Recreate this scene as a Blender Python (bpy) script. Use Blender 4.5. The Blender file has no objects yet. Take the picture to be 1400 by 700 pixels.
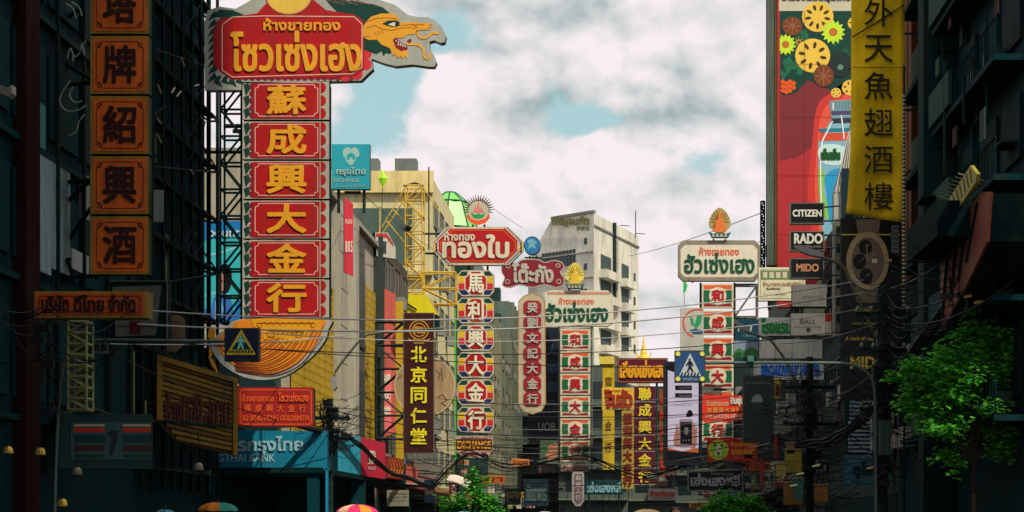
import bpy, math, random
from math import radians, sin, cos, pi
random.seed(7)
sc = bpy.context.scene
COL = sc.collection
F, HX, HY, CAMZ = 2400.0, 850.0, 715.0, 1.7      # focal length in photo pixels, vanishing point, eye height

# ------------------------------------------------------------------ camera
cam = bpy.data.objects.new('camera', bpy.data.cameras.new('camera'))
COL.objects.link(cam); sc.camera = cam
cam.location = (0, 0, CAMZ); cam.rotation_euler = (pi/2, 0, 0)
cam.data.sensor_width = 36; cam.data.lens = 36*F/1400
cam.data.shift_x = (700-HX)/1400.0; cam.data.shift_y = (HY-350)/1400.0
cam.data.clip_start = 0.1; cam.data.clip_end = 5000

# ------------------------------------------------------------------ world
SUN_EL, SUN_AZ = radians(50), radians(140)       # sun behind the camera, over the right-hand roofs
w = bpy.data.worlds.new('World'); sc.world = w; w.use_nodes = True
nt = w.node_tree; nt.nodes.clear()
def N(t, **k):
    n = nt.nodes.new(t)
    for a, b in k.items(): setattr(n, a, b)
    return n
def lnk(a, b): nt.links.new(a, b)
def M_(op, a, b=None, c=None, clamp=False):
    n = N('ShaderNodeMath', operation=op, use_clamp=clamp)
    for i, v in enumerate((a, b, c)):
        if v is None: continue
        if isinstance(v, (int, float)): n.inputs[i].default_value = v
        else: lnk(v, n.inputs[i])
    return n.outputs[0]
def MR(v, a, b, c=0.0, d=1.0):
    n = N('ShaderNodeMapRange', interpolation_type='SMOOTHSTEP')
    lnk(v, n.inputs[0])
    for i, x in enumerate((a, b, c, d)): n.inputs[i+1].default_value = x
    return n.outputs[0]
tc = N('ShaderNodeTexCoord'); sep = N('ShaderNodeSeparateXYZ'); lnk(tc.outputs['Generated'], sep.inputs[0])
dx, dy, dz = sep.outputs
az = M_('ARCTAN2', dx, dy)                       # azimuth, elevation of the sky direction
el = M_('ARCSINE', dz)
comb = N('ShaderNodeCombineXYZ'); lnk(az, comb.inputs[0]); lnk(M_('MULTIPLY', el, 1.35), comb.inputs[1])
def noise(scale, detail=8, rough=.55, off=(0, 0, 0), vec=None, dist=0.0):
    mp = N('ShaderNodeMapping'); mp.inputs['Location'].default_value = off
    lnk(vec or comb.outputs[0], mp.inputs[0])
    n = N('ShaderNodeTexNoise'); n.inputs['Scale'].default_value = scale
    n.inputs['Detail'].default_value = detail; n.inputs['Roughness'].default_value = rough
    n.inputs['Distortion'].default_value = dist
    lnk(mp.outputs[0], n.inputs['Vector']); return n.outputs['Fac']
def cumulus(oy=0.0, ox=0.0):                     # billowing height field; the offset copy gives lit tops and shaded undersides
    sh = N('ShaderNodeVectorMath', operation='ADD'); lnk(comb.outputs[0], sh.inputs[0]); sh.inputs[1].default_value = (ox, oy, 0)
    wv = N('ShaderNodeTexNoise'); wv.inputs['Scale'].default_value = 26; wv.inputs['Detail'].default_value = 6; lnk(sh.outputs[0], wv.inputs['Vector'])
    wm = N('ShaderNodeVectorMath', operation='MULTIPLY_ADD'); lnk(wv.outputs['Color'], wm.inputs[0]); wm.inputs[1].default_value = (.03, .03, 0); lnk(sh.outputs[0], wm.inputs[2])
    f = noise(12, 8, .55, (3.1, 1.7, 0), vec=sh.outputs[0], dist=.3)
    r_ = M_('MULTIPLY', f, 1.25)
    for sc_, wt in ((19, .36), (46, .17), (110, .07)):
        vo = N('ShaderNodeTexVoronoi', feature='F1', voronoi_dimensions='2D'); vo.inputs['Scale'].default_value = sc_; lnk(wm.outputs[0], vo.inputs['Vector'])
        r_ = M_('ADD', r_, M_('MULTIPLY', M_('SUBTRACT', .5, vo.outputs['Distance']), wt))
    return r_
n1 = cumulus(); n1u = cumulus(.012, .005)
n2 = noise(6, 4, .5, (7.3, 2.2, 0))
n3 = noise(60, 5, .6, (1, 5, 0))
def blob(px, py, rx, ry):                        # a cloud bank or gap centred on a sky direction
    a0 = math.atan((px-HX)/F); e0 = math.atan((HY-py)/F)
    u = M_('DIVIDE', M_('SUBTRACT', az, a0), rx/F); v = M_('DIVIDE', M_('SUBTRACT', el, e0), ry/F)
    d = M_('SQRT', M_('ADD', M_('MULTIPLY', u, u), M_('MULTIPLY', v, v)))
    return MR(d, 0.0, 1.0, 1.0, 0.0)
def total(lst):
    r = None
    for wgt, b in lst:
        t = M_('MULTIPLY', blob(*b), wgt); r = t if r is None else M_('ADD', r, t)
    return r
gaps = total([(.5, (535, 120, 105, 130)), (.4, (490, 215, 95, 80)), (.42, (800, 165, 85, 40)), (.34, (935, 215, 120, 60)), (.34, (625, 40, 60, 60)), (.2, (1000, 120, 60, 60)),
              (.26, (330, 180, 120, 120))])
heap = total([(.25, (600, 200, 100, 80)), (.3, (850, 230, 130, 80)), (.25, (680, 90, 130, 60)), (.25, (900, 60, 150, 60)), (.2, (700, 300, 250, 60))])
base = M_('ADD', M_('ADD', n1, M_('MULTIPLY', n3, .3)), M_('MULTIPLY', n2, .3))
dens = M_('ADD', M_('SUBTRACT', base, M_('MULTIPLY', gaps, 1.35)), heap)
cover = MR(dens, .50, .80)
under = total([(.7, (740, 150, 130, 45)), (.55, (880, 165, 110, 35)), (.55, (650, 5, 170, 40)), (.5, (960, 130, 110, 80)), (.4, (560, 275, 120, 50)), (.4, (800, 15, 120, 50)), (.35, (960, 260, 120, 50))])
shadev = M_('ADD', M_('ADD', M_('MULTIPLY', M_('SUBTRACT', n1, n1u), -1.05), M_('MULTIPLY', n1, -.6)), .61)
shadev = M_('ADD', shadev, M_('MULTIPLY', under, .9), clamp=True)
ramp = N('ShaderNodeValToRGB'); lnk(shadev, ramp.inputs[0])
e = ramp.color_ramp.elements
e[0].position = 0.1; e[0].color = (.94, .855, .875, 1)
e[1].position = .95; e[1].color = (.30, .41, .41, 1)
m_ = ramp.color_ramp.elements.new(.42); m_.color = (.72, .72, .73, 1)
sky = N('ShaderNodeTexSky', sky_type='NISHITA', sun_disc=False, sun_elevation=SUN_EL, sun_rotation=SUN_AZ)
skm = N('ShaderNodeMix', data_type='RGBA', blend_type='MULTIPLY'); skm.inputs[0].default_value = 1
lnk(sky.outputs[0], skm.inputs[6]); skm.inputs[7].default_value = (.12, .12, .12, 1)
tint = N('ShaderNodeMix', data_type='RGBA', blend_type='MIX'); tint.inputs[0].default_value = .8   # thin milky veil over the blue
lnk(skm.outputs[2], tint.inputs[6]); tint.inputs[7].default_value = (.44, .68, .685, 1)
mix = N('ShaderNodeMix', data_type='RGBA'); lnk(cover, mix.inputs[0]); lnk(tint.outputs[2], mix.inputs[6]); lnk(ramp.outputs[0], mix.inputs[7])
bg = N('ShaderNodeBackground'); lnk(mix.outputs[2], bg.inputs[0]); bg.inputs[1].default_value = 1.0
out = N('ShaderNodeOutputWorld'); lnk(bg.outputs[0], out.inputs[0])

sun = bpy.data.objects.new('sun', bpy.data.lights.new('sun', 'SUN')); COL.objects.link(sun)
sun.data.energy = 3.7; sun.data.angle = radians(.6); sun.data.color = (1, .90, .72)
sun.rotation_euler = (pi/2-SUN_EL, 0, radians(40))
sun.location = (30, -30, 60)
sc.view_settings.view_transform = 'Standard'; sc.view_settings.look = 'None'
sc.view_settings.exposure = 0.0; sc.view_settings.gamma = 1
try:
    sc.cycles.max_bounces = 5; sc.cycles.diffuse_bounces = 3; sc.cycles.glossy_bounces = 2; sc.cycles.transparent_max_bounces = 4
except Exception: pass

# ------------------------------------------------------------------ materials
def lin(c):
    c /= 255.0
    return c/12.92 if c <= .04045 else ((c+.055)/1.055)**2.4
MATS = {}
def mat(r, g, b, gain=1.0, rough=.55, wear=.25, metal=0.0, emit=0.0, scale=2.0, streak=True, dirt=(.06, .07, .06)):
    key = (r, g, b, gain, rough, wear, metal, emit, scale, streak)
    if key in MATS: return MATS[key]
    m = bpy.data.materials.new('paint_%d_%d_%d' % (r, g, b)); m.use_nodes = True
    t = m.node_tree; p = t.nodes['Principled BSDF']
    col = tuple(min(.86, lin(v)*gain) for v in (r, g, b))
    p.inputs['Roughness'].default_value = rough; p.inputs['Metallic'].default_value = metal
    p.inputs['Specular IOR Level'].default_value = .04 if rough >= .7 else .2 if rough >= .5 else .45
    co = t.nodes.new('ShaderNodeTexCoord'); mp = t.nodes.new('ShaderNodeMapping')
    mp.inputs['Scale'].default_value = (1, 1, .22 if streak else 1)
    t.links.new(co.outputs['Object'], mp.inputs[0])
    n = t.nodes.new('ShaderNodeTexNoise'); n.inputs['Scale'].default_value = scale; n.inputs['Detail'].default_value = 7; n.inputs['Roughness'].default_value = .65
    t.links.new(mp.outputs[0], n.inputs['Vector'])
    r1 = t.nodes.new('ShaderNodeMapRange'); r1.inputs[1].default_value = .44; r1.inputs[2].default_value = .68; r1.inputs[4].default_value = min(.9, wear*1.7)
    t.links.new(n.outputs['Fac'], r1.inputs[0])
    x = t.nodes.new('ShaderNodeMix'); x.data_type = 'RGBA'; t.links.new(r1.outputs[0], x.inputs[0])
    x.inputs[6].default_value = (*col, 1)
    k = .35
    x.inputs[7].default_value = (*(c*k+d*.35 for c, d in zip(col, dirt)), 1)
    n2_ = t.nodes.new('ShaderNodeTexNoise'); n2_.inputs['Scale'].default_value = scale*7; n2_.inputs['Detail'].default_value = 4
    t.links.new(co.outputs['Object'], n2_.inputs['Vector'])
    r2 = t.nodes.new('ShaderNodeMapRange'); r2.inputs[1].default_value = .3; r2.inputs[2].default_value = .7; r2.inputs[3].default_value = 1-.3*wear-.04; r2.inputs[4].default_value = 1.05
    t.links.new(n2_.outputs['Fac'], r2.inputs[0])
    y = t.nodes.new('ShaderNodeMix'); y.data_type = 'RGBA'; y.blend_type = 'MULTIPLY'; y.inputs[0].default_value = 1
    t.links.new(x.outputs[2], y.inputs[6]); t.links.new(r2.outputs[0], y.inputs[7])
    t.links.new(y.outputs[2], p.inputs['Base Color'])
    bp = t.nodes.new('ShaderNodeBump'); bp.inputs['Strength'].default_value = .12; bp.inputs['Distance'].default_value = .02
    t.links.new(n2_.outputs['Fac'], bp.inputs['Height']); t.links.new(bp.outputs[0], p.inputs['Normal'])
    if emit:
        t.links.new(y.outputs[2], p.inputs['Emission Color']); p.inputs['Emission Strength'].default_value = emit
    MATS[key] = m; return m
def leafmat(r, g, b):
    m = bpy.data.materials.new('leaf'); m.use_nodes = True; t = m.node_tree; t.nodes.clear()
    o = t.nodes.new('ShaderNodeOutputMaterial'); d = t.nodes.new('ShaderNodeBsdfDiffuse'); tr = t.nodes.new('ShaderNodeBsdfTranslucent'); mx = t.nodes.new('ShaderNodeMixShader')
    n = t.nodes.new('ShaderNodeTexNoise'); n.inputs['Scale'].default_value = 3.5
    co = t.nodes.new('ShaderNodeTexCoord'); t.links.new(co.outputs['Object'], n.inputs['Vector'])
    rp = t.nodes.new('ShaderNodeValToRGB'); rp.color_ramp.elements[0].color = (r*.45, g*.6, b*.8, 1); rp.color_ramp.elements[1].color = (r*1.5, g*1.15, b, 1)
    rp.color_ramp.elements[0].position = .35; rp.color_ramp.elements[1].position = .65
    gi = t.nodes.new('ShaderNodeNewGeometry'); av = t.nodes.new('ShaderNodeMath'); av.operation = 'MULTIPLY_ADD'; t.links.new(gi.outputs['Random Per Island'], av.inputs[0]); av.inputs[1].default_value = .5
    sb = t.nodes.new('ShaderNodeMath'); sb.operation = 'SUBTRACT'; t.links.new(n.outputs['Fac'], sb.inputs[0]); sb.inputs[1].default_value = .25; t.links.new(sb.outputs[0], av.inputs[2])
    t.links.new(av.outputs[0], rp.inputs[0])
    t.links.new(rp.outputs[0], d.inputs[0]); t.links.new(rp.outputs[0], tr.inputs[0]); mx.inputs[0].default_value = .4
    t.links.new(d.outputs[0], mx.inputs[1]); t.links.new(tr.outputs[0], mx.inputs[2]); t.links.new(mx.outputs[0], o.inputs[0])
    return m

# common colours
G = 1.45
RED = mat(178, 26, 28, 1.1, .5, .28); GOLD = mat(248, 142, 20, G, .45, .12); SILVER = mat(166, 170, 160, 1.15, .5, .2)
CREAM = mat(214, 206, 178, 1.1, .6, .22); WHITE = mat(222, 214, 196, 1.1, .55, .15); MAROON = mat(122, 28, 42, 1.5, .5, .3)
DKGREEN = mat(14, 62, 52, 1.2, .5, .2); GREEN = mat(30, 100, 66, 1.2, .5, .2); NAVY = mat(24, 42, 88, 1.2, .5, .2)
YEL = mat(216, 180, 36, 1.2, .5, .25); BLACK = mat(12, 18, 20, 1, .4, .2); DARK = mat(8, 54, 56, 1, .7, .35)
STEEL = mat(38, 58, 58, 1, .5, .4, .3); DSTEEL = mat(6, 38, 40, 1, .7, .3); VDARK = mat(6, 46, 50, .95, .8, .35)  # DARK and VDARK also carry the shade of the near facades
ORANGE = mat(232, 96, 30, 1.3, .5, .2); TEAL = mat(20, 150, 178, 1.1, .5, .1); GLASS = mat(24, 44, 46, 1, .18, .2)
CABLE = mat(14, 22, 24, 1, .5, .2); PALECABLE = mat(168, 168, 164, 1, .4, .1)
GREY = mat(128, 130, 120, 1.1, .7, .35)

# ------------------------------------------------------------------ geometry helpers
def mesh(name, verts, faces, mats, fm=None, smooth=False):
    me = bpy.data.meshes.new(name); me.from_pydata(verts, [], faces)
    for m in (mats if isinstance(mats, (list, tuple)) else [mats]): me.materials.append(m)
    if fm: me.polygons.foreach_set('material_index', fm)
    if smooth: me.polygons.foreach_set('use_smooth', [True]*len(me.polygons))
    me.update(); return me
def link(name, me, parent=None, loc=None):
    o = bpy.data.objects.new(name, me); COL.objects.link(o)
    if parent: o.parent = parent
    if loc: o.location = loc
    return o
def tag(o, label=None, cat=None, group=None, kind=None):
    if label: o['label'] = label
    if cat: o['category'] = cat
    if group: o['group'] = group
    if kind: o['kind'] = kind
    return o
def boxvf(x0, x1, y0, y1, z0, z1, V, Fc):
    b = len(V); V += [(x0,y0,z0),(x1,y0,z0),(x1,y1,z0),(x0,y1,z0),(x0,y0,z1),(x1,y0,z1),(x1,y1,z1),(x0,y1,z1)]
    Fc += [tuple(b+i for i in f) for f in ((0,3,2,1),(4,5,6,7),(0,1,5,4),(1,2,6,5),(2,3,7,6),(3,0,4,7))]
def tubevf(pts, r, V, Fc, n=6, cap=True):
    from mathutils import Vector
    P_ = [Vector(p) for p in pts]; b = len(V); k = len(P_)
    for i, p in enumerate(P_):
        d = (P_[min(i+1, k-1)]-P_[max(i-1, 0)]).normalized()
        a = Vector((0, 0, 1)) if abs(d.z) < .9 else Vector((1, 0, 0))
        u = d.cross(a).normalized(); v = d.cross(u)
        rr = r[i] if isinstance(r, (list, tuple)) else r
        for j in range(n):
            t = 2*pi*j/n; q = p+u*cos(t)*rr+v*sin(t)*rr; V.append(tuple(q))
    for i in range(k-1):
        for j in range(n):
            Fc.append((b+i*n+j, b+i*n+(j+1) % n, b+(i+1)*n+(j+1) % n, b+(i+1)*n+j))
    if cap: Fc.append(tuple(b+j for j in range(n))); Fc.append(tuple(b+(k-1)*n+n-1-j for j in range(n)))
def prismvf(pts, y0, y1, V, Fc):           # pts in (x,z); y0 = front
    b = len(V); n = len(pts)
    V += [(x, y0, z) for x, z in pts]+[(x, y1, z) for x, z in pts]
    Fc.append(tuple(b+i for i in range(n))); Fc.append(tuple(b+n+n-1-i for i in range(n)))
    for i in range(n): j = (i+1) % n; Fc.append((b+i, b+n+i, b+n+j, b+j))
def catmull(pts, k=4, closed=True):
    out_ = []; n = len(pts)
    rng = range(n) if closed else range(n-1)
    for i in rng:
        if closed: p = [pts[(i+j-1) % n] for j in range(4)]
        else: p = [pts[max(0, min(n-1, i+j-1))] for j in range(4)]
        for s in range(k):
            t = s/k
            out_.append(tuple(.5*(2*p[1][a]+(p[2][a]-p[0][a])*t+(2*p[0][a]-5*p[1][a]+4*p[2][a]-p[3][a])*t*t+(3*p[1][a]-p[0][a]-3*p[2][a]+p[3][a])*t**3) for a in range(len(pts[0]))))
    if not closed: out_.append(pts[-1])
    return out_

# lettering -> triangles (built-in font)
_tc = {}
def _raw(s):
    c = bpy.data.curves.new('t', 'FONT'); c.body = s; c.resolution_u = 3
    o = bpy.data.objects.new('t', c); COL.objects.link(o)
    me = bpy.data.meshes.new_from_object(o)
    v = [(p.co.x, p.co.y) for p in me.vertices]; f = [tuple(p.vertices) for p in me.polygons]
    bpy.data.objects.remove(o); bpy.data.curves.remove(c); bpy.data.meshes.remove(me)
    return v, f
TONES = '\u0e48\u0e49\u0e4a\u0e4b'; UP = '\u0e31\u0e34\u0e35\u0e36\u0e37'
def glyphs(s):
    if s in _tc: return _tc[s]
    base = ''; extra = []
    for i, ch in enumerate(s):
        if ch in TONES and base and base[-1] in UP: extra.append((base[:-1], ch)); continue
        base += ch
    v, f = _raw(base)
    for pre, ch in extra:
        n0 = len(_raw(pre)[0]); tv, tf = _raw(pre+ch); b = len(v)
        v = v+[(x, y+.20) for x, y in tv[n0:]]
        f = f+[tuple(b+i-n0 for i in q) for q in tf if min(q) >= n0]
    xs = [p[0] for p in v]; ys = [p[1] for p in v]
    x0, x1, y0, y1 = min(xs), max(xs), min(ys), max(ys)
    v = [((x-x0)/(x1-x0), (y-y0)/(y1-y0)) for x, y in v]
    _tc[s] = (v, f); return _tc[s]

class Sign:
    """A thing facing the street at distance D; shapes are given where the photo shows them and land on its plane."""
    def __init__(s, name, label, cat, px, py, D, yaw=0.0, group=None, kind=None):
        s.D = D; s.th = yaw
        s.O = ((px-HX)/F*D, D, CAMZ+(HY-py)/F*D)
        s.e = bpy.data.objects.new(name, None); COL.objects.link(s.e)
        s.e.location = s.O; s.e.rotation_euler = (0, 0, yaw); tag(s.e, label, cat, group, kind); s.e.empty_display_size = .2
        s.sc = D/F; s.k = 0
    def L(s, px, py):
        dxx = (px-HX)/F; ex, ey = cos(s.th), sin(s.th)
        # O + t e = lam (dxx,1)
        lam = (s.O[0]*ey-s.O[1]*ex)/(dxx*ey-ex)
        t = (lam*dxx-s.O[0])*ex+(lam-s.O[1])*ey
        return (t, CAMZ+(HY-py)/F*lam-s.O[2])
    def poly(s, name, pts, m, y=0.0, th=.005, parent=None, smooth=0):
        if smooth: pts = catmull(pts, smooth)
        V, Fc = [], []; prismvf([s.L(*p) for p in pts], y-th, y, V, Fc)
        return link(name, mesh(name, V, Fc, m), parent or s.e)
    def polys(s, name, lst, m, y=0.0, th=.005, parent=None, smooth=0):
        for i, pts in enumerate(lst):
            if smooth: pts = catmull(pts, smooth)
            V, Fc = [], []; prismvf([s.L(*p) for p in pts], y-th-(i % 5)*.0008, y, V, Fc)
            o = link(name, mesh(name, V, Fc, m), parent or s.e)
        return o
    def rect(s, name, x0, y0, x1, y1, m, y=0.0, th=.005, parent=None):
        return s.poly(name, [(x0, y0), (x1, y0), (x1, y1), (x0, y1)], m, y, th, parent)
    def ribs(s, name, lines, wpx, m, y=0.0, th=.004, parent=None, closed=False):
        if len(lines) > 1 and (name in ('whisker', 'scroll', 'corner_scroll', 'bar', 'light_swoosh', 'slat') or len(lines) <= 4):
            for ln in lines: o = s.ribs(name, [ln], wpx, m, y, th, parent, closed)
            return o
        V, Fc = [], []
        for q, ln in enumerate(lines):
            P = [s.L(*p) for p in ln]
            if closed: P.append(P[0])
            for i in range(len(P)-1):
                (ax, az_), (bx, bz) = P[i], P[i+1]; l = math.hypot(bx-ax, bz-az_)
                if l < 1e-6: continue
                h = wpx*s.sc/2; nx, nz = -(bz-az_)/l*h, (bx-ax)/l*h; ux, uz = (bx-ax)/l*h*.5, (bz-az_)/l*h*.5
                prismvf([(ax-ux+nx, az_-uz+nz), (bx+ux+nx, bz+uz+nz), (bx+ux-nx, bz+uz-nz), (ax-ux-nx, az_-uz-nz)], y-th-(i % 2)*.001, y, V, Fc)
        return link(name, mesh(name, V, Fc, m), parent or s.e)
    def disc(s, name, cx, cy, rx, ry, m, y=0.0, th=.005, parent=None, n=28):
        return s.poly(name, [(cx+rx*cos(2*pi*i/n), cy+ry*sin(2*pi*i/n)) for i in range(n)], m, y, th, parent)
    def text(s, t, x0, y0, x1, y1, m, y=0.0, bold=.03, parent=None, name='lettering', slant=0.0):
        v, f = glyphs(t)
        a = s.L(x0, (y0+y1)/2)[0]; b = s.L(x1, (y0+y1)/2)[0]
        def co(u, w_):
            px = x0+(x1-x0)*u; return s.L(px, y1+(y0-y1)*w_)
        pts = [co(u+slant*w_*(y1-y0)/max(1, x1-x0), w_) for u, w_ in v]
        h = (y1-y0)*s.sc*bold
        offs = [(0, 0)] if bold <= 0 else [(0, 0), (h, 0), (-h, 0), (0, h), (0, -h), (h*.7, h*.7), (-h*.7, h*.7), (h*.7, -h*.7), (-h*.7, -h*.7)]
        lift = min(.028, 1.1*s.sc) if (y1-y0) > 11 else 0.0
        ec = {}
        if lift:
            for q in f:
                for i in range(len(q)):
                    a_, c_ = q[i], q[(i+1) % len(q)]; kk = (min(a_, c_), max(a_, c_)); ec[kk] = ec.get(kk, 0)+1
        rim = [k_ for k_, n_ in ec.items() if n_ == 1]
        V, Fc = [], []
        for k, (ox, oz) in enumerate(offs):
            b_ = len(V); V += [(x+ox, y-.004-lift-.0012*k, z+oz) for x, z in pts]
            Fc += [tuple(b_+i for i in q) for q in f]
            if lift and (k == 0 or k > 4 or len(offs) < 6):
                nn = len(pts); V += [(x+ox, y-.001, z+oz) for x, z in pts]; Fc += [(b_+i, b_+j, b_+nn+j, b_+nn+i) for i, j in rim]
        return link(name, mesh(name, V, Fc, m), parent or s.e)
    def rods(s, name, segs, r, m, parent=None, n=5):   # segs: list of polylines of (px,py,y)
        if len(segs) > 1 and name != 'truss':
            for sg in segs: o = s.rods(name, [sg], r, m, parent, n)
            return o
        V, Fc = [], []
        for sg in segs:
            tubevf([(s.L(p[0], p[1])[0], p[2], s.L(p[0], p[1])[1]) for p in sg], r, V, Fc, n)
        return link(name, mesh(name, V, Fc, m), parent or s.e)
    def box(s, name, x0, y0, x1, y1, ya, yb, m, parent=None):
        (a, c), (b, d) = s.L(x0, y0), s.L(x1, y1); V, Fc = [], []
        boxvf(min(a, b), max(a, b), ya, yb, min(c, d), max(c, d), V, Fc)
        return link(name, mesh(name, V, Fc, m), parent or s.e)
    def truss(s, name, x0, y0, x1, y1, n, r, m, dep=.3, ya=.0, parent=None):
        segs = []
        for yy in (ya, ya+dep):
            segs += [[(x0, y0, yy), (x0, y1, yy)], [(x1, y0, yy), (x1, y1, yy)]]
            for i in range(n+1):
                p = y0+(y1-y0)*i/n; segs.append([(x0, p, yy), (x1, p, yy)])
                if i < n:
                    q = y0+(y1-y0)*(i+1)/n
                    segs.append([(x0, p, yy), (x1, q, yy)] if i % 2 else [(x1, p, yy), (x0, q, yy)])
        for i in range(n+1):
            p = y0+(y1-y0)*i/n; segs += [[(x0, p, ya), (x0, p, ya+dep)], [(x1, p, ya), (x1, p, ya+dep)]]
        return s.rods(name, segs, r, m, parent, 4)
def chamf(x0, y0, x1, y1, c):
    return [(x0+c, y0), (x1-c, y0), (x1, y0+c), (x1, y1-c), (x1-c, y1), (x0+c, y1), (x0, y1-c), (x0, y0+c)]
def circ(cx, cy, rx, ry=None, n=14, a0=0, a1=2*pi):
    ry = ry or rx; return [(cx+rx*cos(a0+(a1-a0)*i/n), cy+ry*sin(a0+(a1-a0)*i/n)) for i in range(n+(0 if a1-a0 > 6.2 else 1))]

# ------------------------------------------------------------------ ground
def slab(name, x0, x1, y0, y1, z0, z1, m, label=None):
    V, Fc = [], []; boxvf(x0, x1, y0, y1, z0, z1, V, Fc); o = link(name, mesh(name, V, Fc, m)); return tag(o, kind='structure')
ASPH = mat(62, 62, 60, 1, .85, .3, scale=1.5, streak=False)
slab('ground', -900, 900, -300, 1500, -.5, -.02, mat(70, 72, 66, 1, .9, .3, scale=.5, streak=False))
slab('road', -7.2, 6.6, -60, 420, -.1, 0, ASPH)
slab('pavement', -11.2, -7.2, -60, 420, -.1, .14, mat(120, 116, 106, 1, .85, .3, streak=False))
slab('pavement', 6.6, 9.2, -60, 420, -.1, .14, mat(120, 116, 106, 1, .85, .3, streak=False))
V, Fc = [], []
for lane in (-3.75, -.3, 3.15):
    for k in range(60): boxvf(lane-.06, lane+.06, -40+k*7, -37+k*7, 0.0005, .005, V, Fc)
tag(link('road_marking', mesh('road_marking', V, Fc, mat(200, 200, 190, 1, .8, .4))), kind='structure')

# ------------------------------------------------------------------ buildings
class Bld:
    """Box building along the street. side 'L' faces +X, 'R' faces -X."""
    def __init__(b, name, label, side, X, D0, D1, z1, m, depth=10, cat='building', group=None):
        b.side, b.X, b.D0, b.D1, b.z1 = side, X, D0, D1, z1
        b.e = bpy.data.objects.new(name, None); COL.objects.link(b.e); tag(b.e, label, cat, group)
        b.sg = 1 if side == 'L' else -1
        b.e.location = (X, D0, 0)
        V, Fc = [], []
        boxvf(min(0, -b.sg*depth), max(0, -b.sg*depth), 0, D1-D0, 0, z1, V, Fc)
        b.body = link('wall', mesh('wall', V, Fc, m), b.e); b.depth = depth
    def bx(b, name, y0, y1, z0, z1, out0, out1, m, parent=None):   # out: metres proud of the street face
        V, Fc = [], []
        xa, xb = sorted((b.sg*out0, b.sg*out1)); boxvf(xa, xb, y0, y1, z0, z1, V, Fc)
        return link(name, mesh(name, V, Fc, m), parent or b.e)
    def front(b, name, x0, x1, z0, z1, p0, p1, m, parent=None):    # on the end wall facing the camera
        V, Fc = [], []
        xa, xb = sorted((-b.sg*x0, -b.sg*x1)); boxvf(xa, xb, -p1, -p0, z0, z1, V, Fc)
        return link(name, mesh(name, V, Fc, m), parent or b.e)
    def windows(b, z0, fh, nf, nb, wf=.7, hf=.55, frame=None, pane=None, y0=0, y1=None, ledge=None, ac=.3, rail=False):
        y1 = y1 if y1 is not None else b.D1-b.D0; bw = (y1-y0)/nb
        frame = frame or GREY; pane = pane or GLASS
        ww, hh = bw*wf, fh*hf
        V, Fc = [], []; t = .07
        for (a, c, d, e_) in ((-ww/2, ww/2, -hh/2, -hh/2+t), (-ww/2, ww/2, hh/2-t, hh/2), (-ww/2, -ww/2+t, -hh/2+t, hh/2-t), (ww/2-t, ww/2, -hh/2+t, hh/2-t), (-t/2, t/2, -hh/2+t, hh/2-t)):
            xa, xb = sorted((0, b.sg*.09)); boxvf(xa, xb, a, c, d, e_, V, Fc)
        fm = mesh('window', V, Fc, frame)
        V, Fc = [], []; xa, xb = sorted((b.sg*.004, b.sg*.03)); boxvf(xa, xb, -ww/2+t, ww/2-t, -hh/2+t, hh/2-t, V, Fc); pm = mesh('pane', V, Fc, pane)
        V, Fc = [], []; xa, xb = sorted((b.sg*.1, b.sg*.5)); boxvf(xa, xb, -.45, .45, -.3, .3, V, Fc); am = mesh('air_conditioner', V, Fc, mat(150, 152, 146, 1, .6, .5))
        for i in range(nf):
            z = z0+fh*(i+.5)
            if z+hh/2 > b.z1: break
            if ledge: b.bx('ledge', y0, y1, z0+fh*i-.1, z0+fh*i+.08, 0, .35, ledge)
            for j in range(nb):
                y = y0+bw*(j+.5)
                wo = link('window', fm, b.e, (0, y, z)); link('pane', pm, wo)
                if random.random() < ac: link('air_conditioner', am, b.e, (0, y+random.uniform(-.3, .3)*bw, z-hh/2-.2))
            if rail:
                V, Fc = [], []
                for q in range(int((y1-y0)/.35)): xa, xb = sorted((b.sg*.32, b.sg*.35)); boxvf(xa, xb, y0+q*.35, y0+q*.35+.04, z-fh*.42, z-fh*.12, V, Fc)
                boxvf(*sorted((b.sg*.31, b.sg*.36)), y0, y1, z-fh*.12, z-fh*.09, V, Fc)
                link('railing', mesh('railing', V, Fc, frame), b.e)
    def shop(b, y0, y1, h=3.2, aw=None, signm=None, awl=1.6):
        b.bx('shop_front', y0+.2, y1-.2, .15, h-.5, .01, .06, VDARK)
        if aw:
            V, Fc = [], []
            x0, x1 = 0, b.sg*awl
            Vv = [(x0, y0, h+.5), (x0, y1, h+.5), (x1, y1, h-.1), (x1, y0, h-.1)]
            V += Vv+[(x, y, z-.05) for x, y, z in Vv]; Fc += [(0, 1, 2, 3), (7, 6, 5, 4), (3, 2, 6, 7), (0, 3, 7, 4), (1, 2, 6, 5)]
            link('awning', mesh('awning', V, Fc, aw), b.e)
        if signm: b.bx('shop_sign', y0+.1, y1-.1, h+.55, h+1.5, .02, .25, signm)

PIPE = mat(70, 84, 78, 1, .6, .3)
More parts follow.
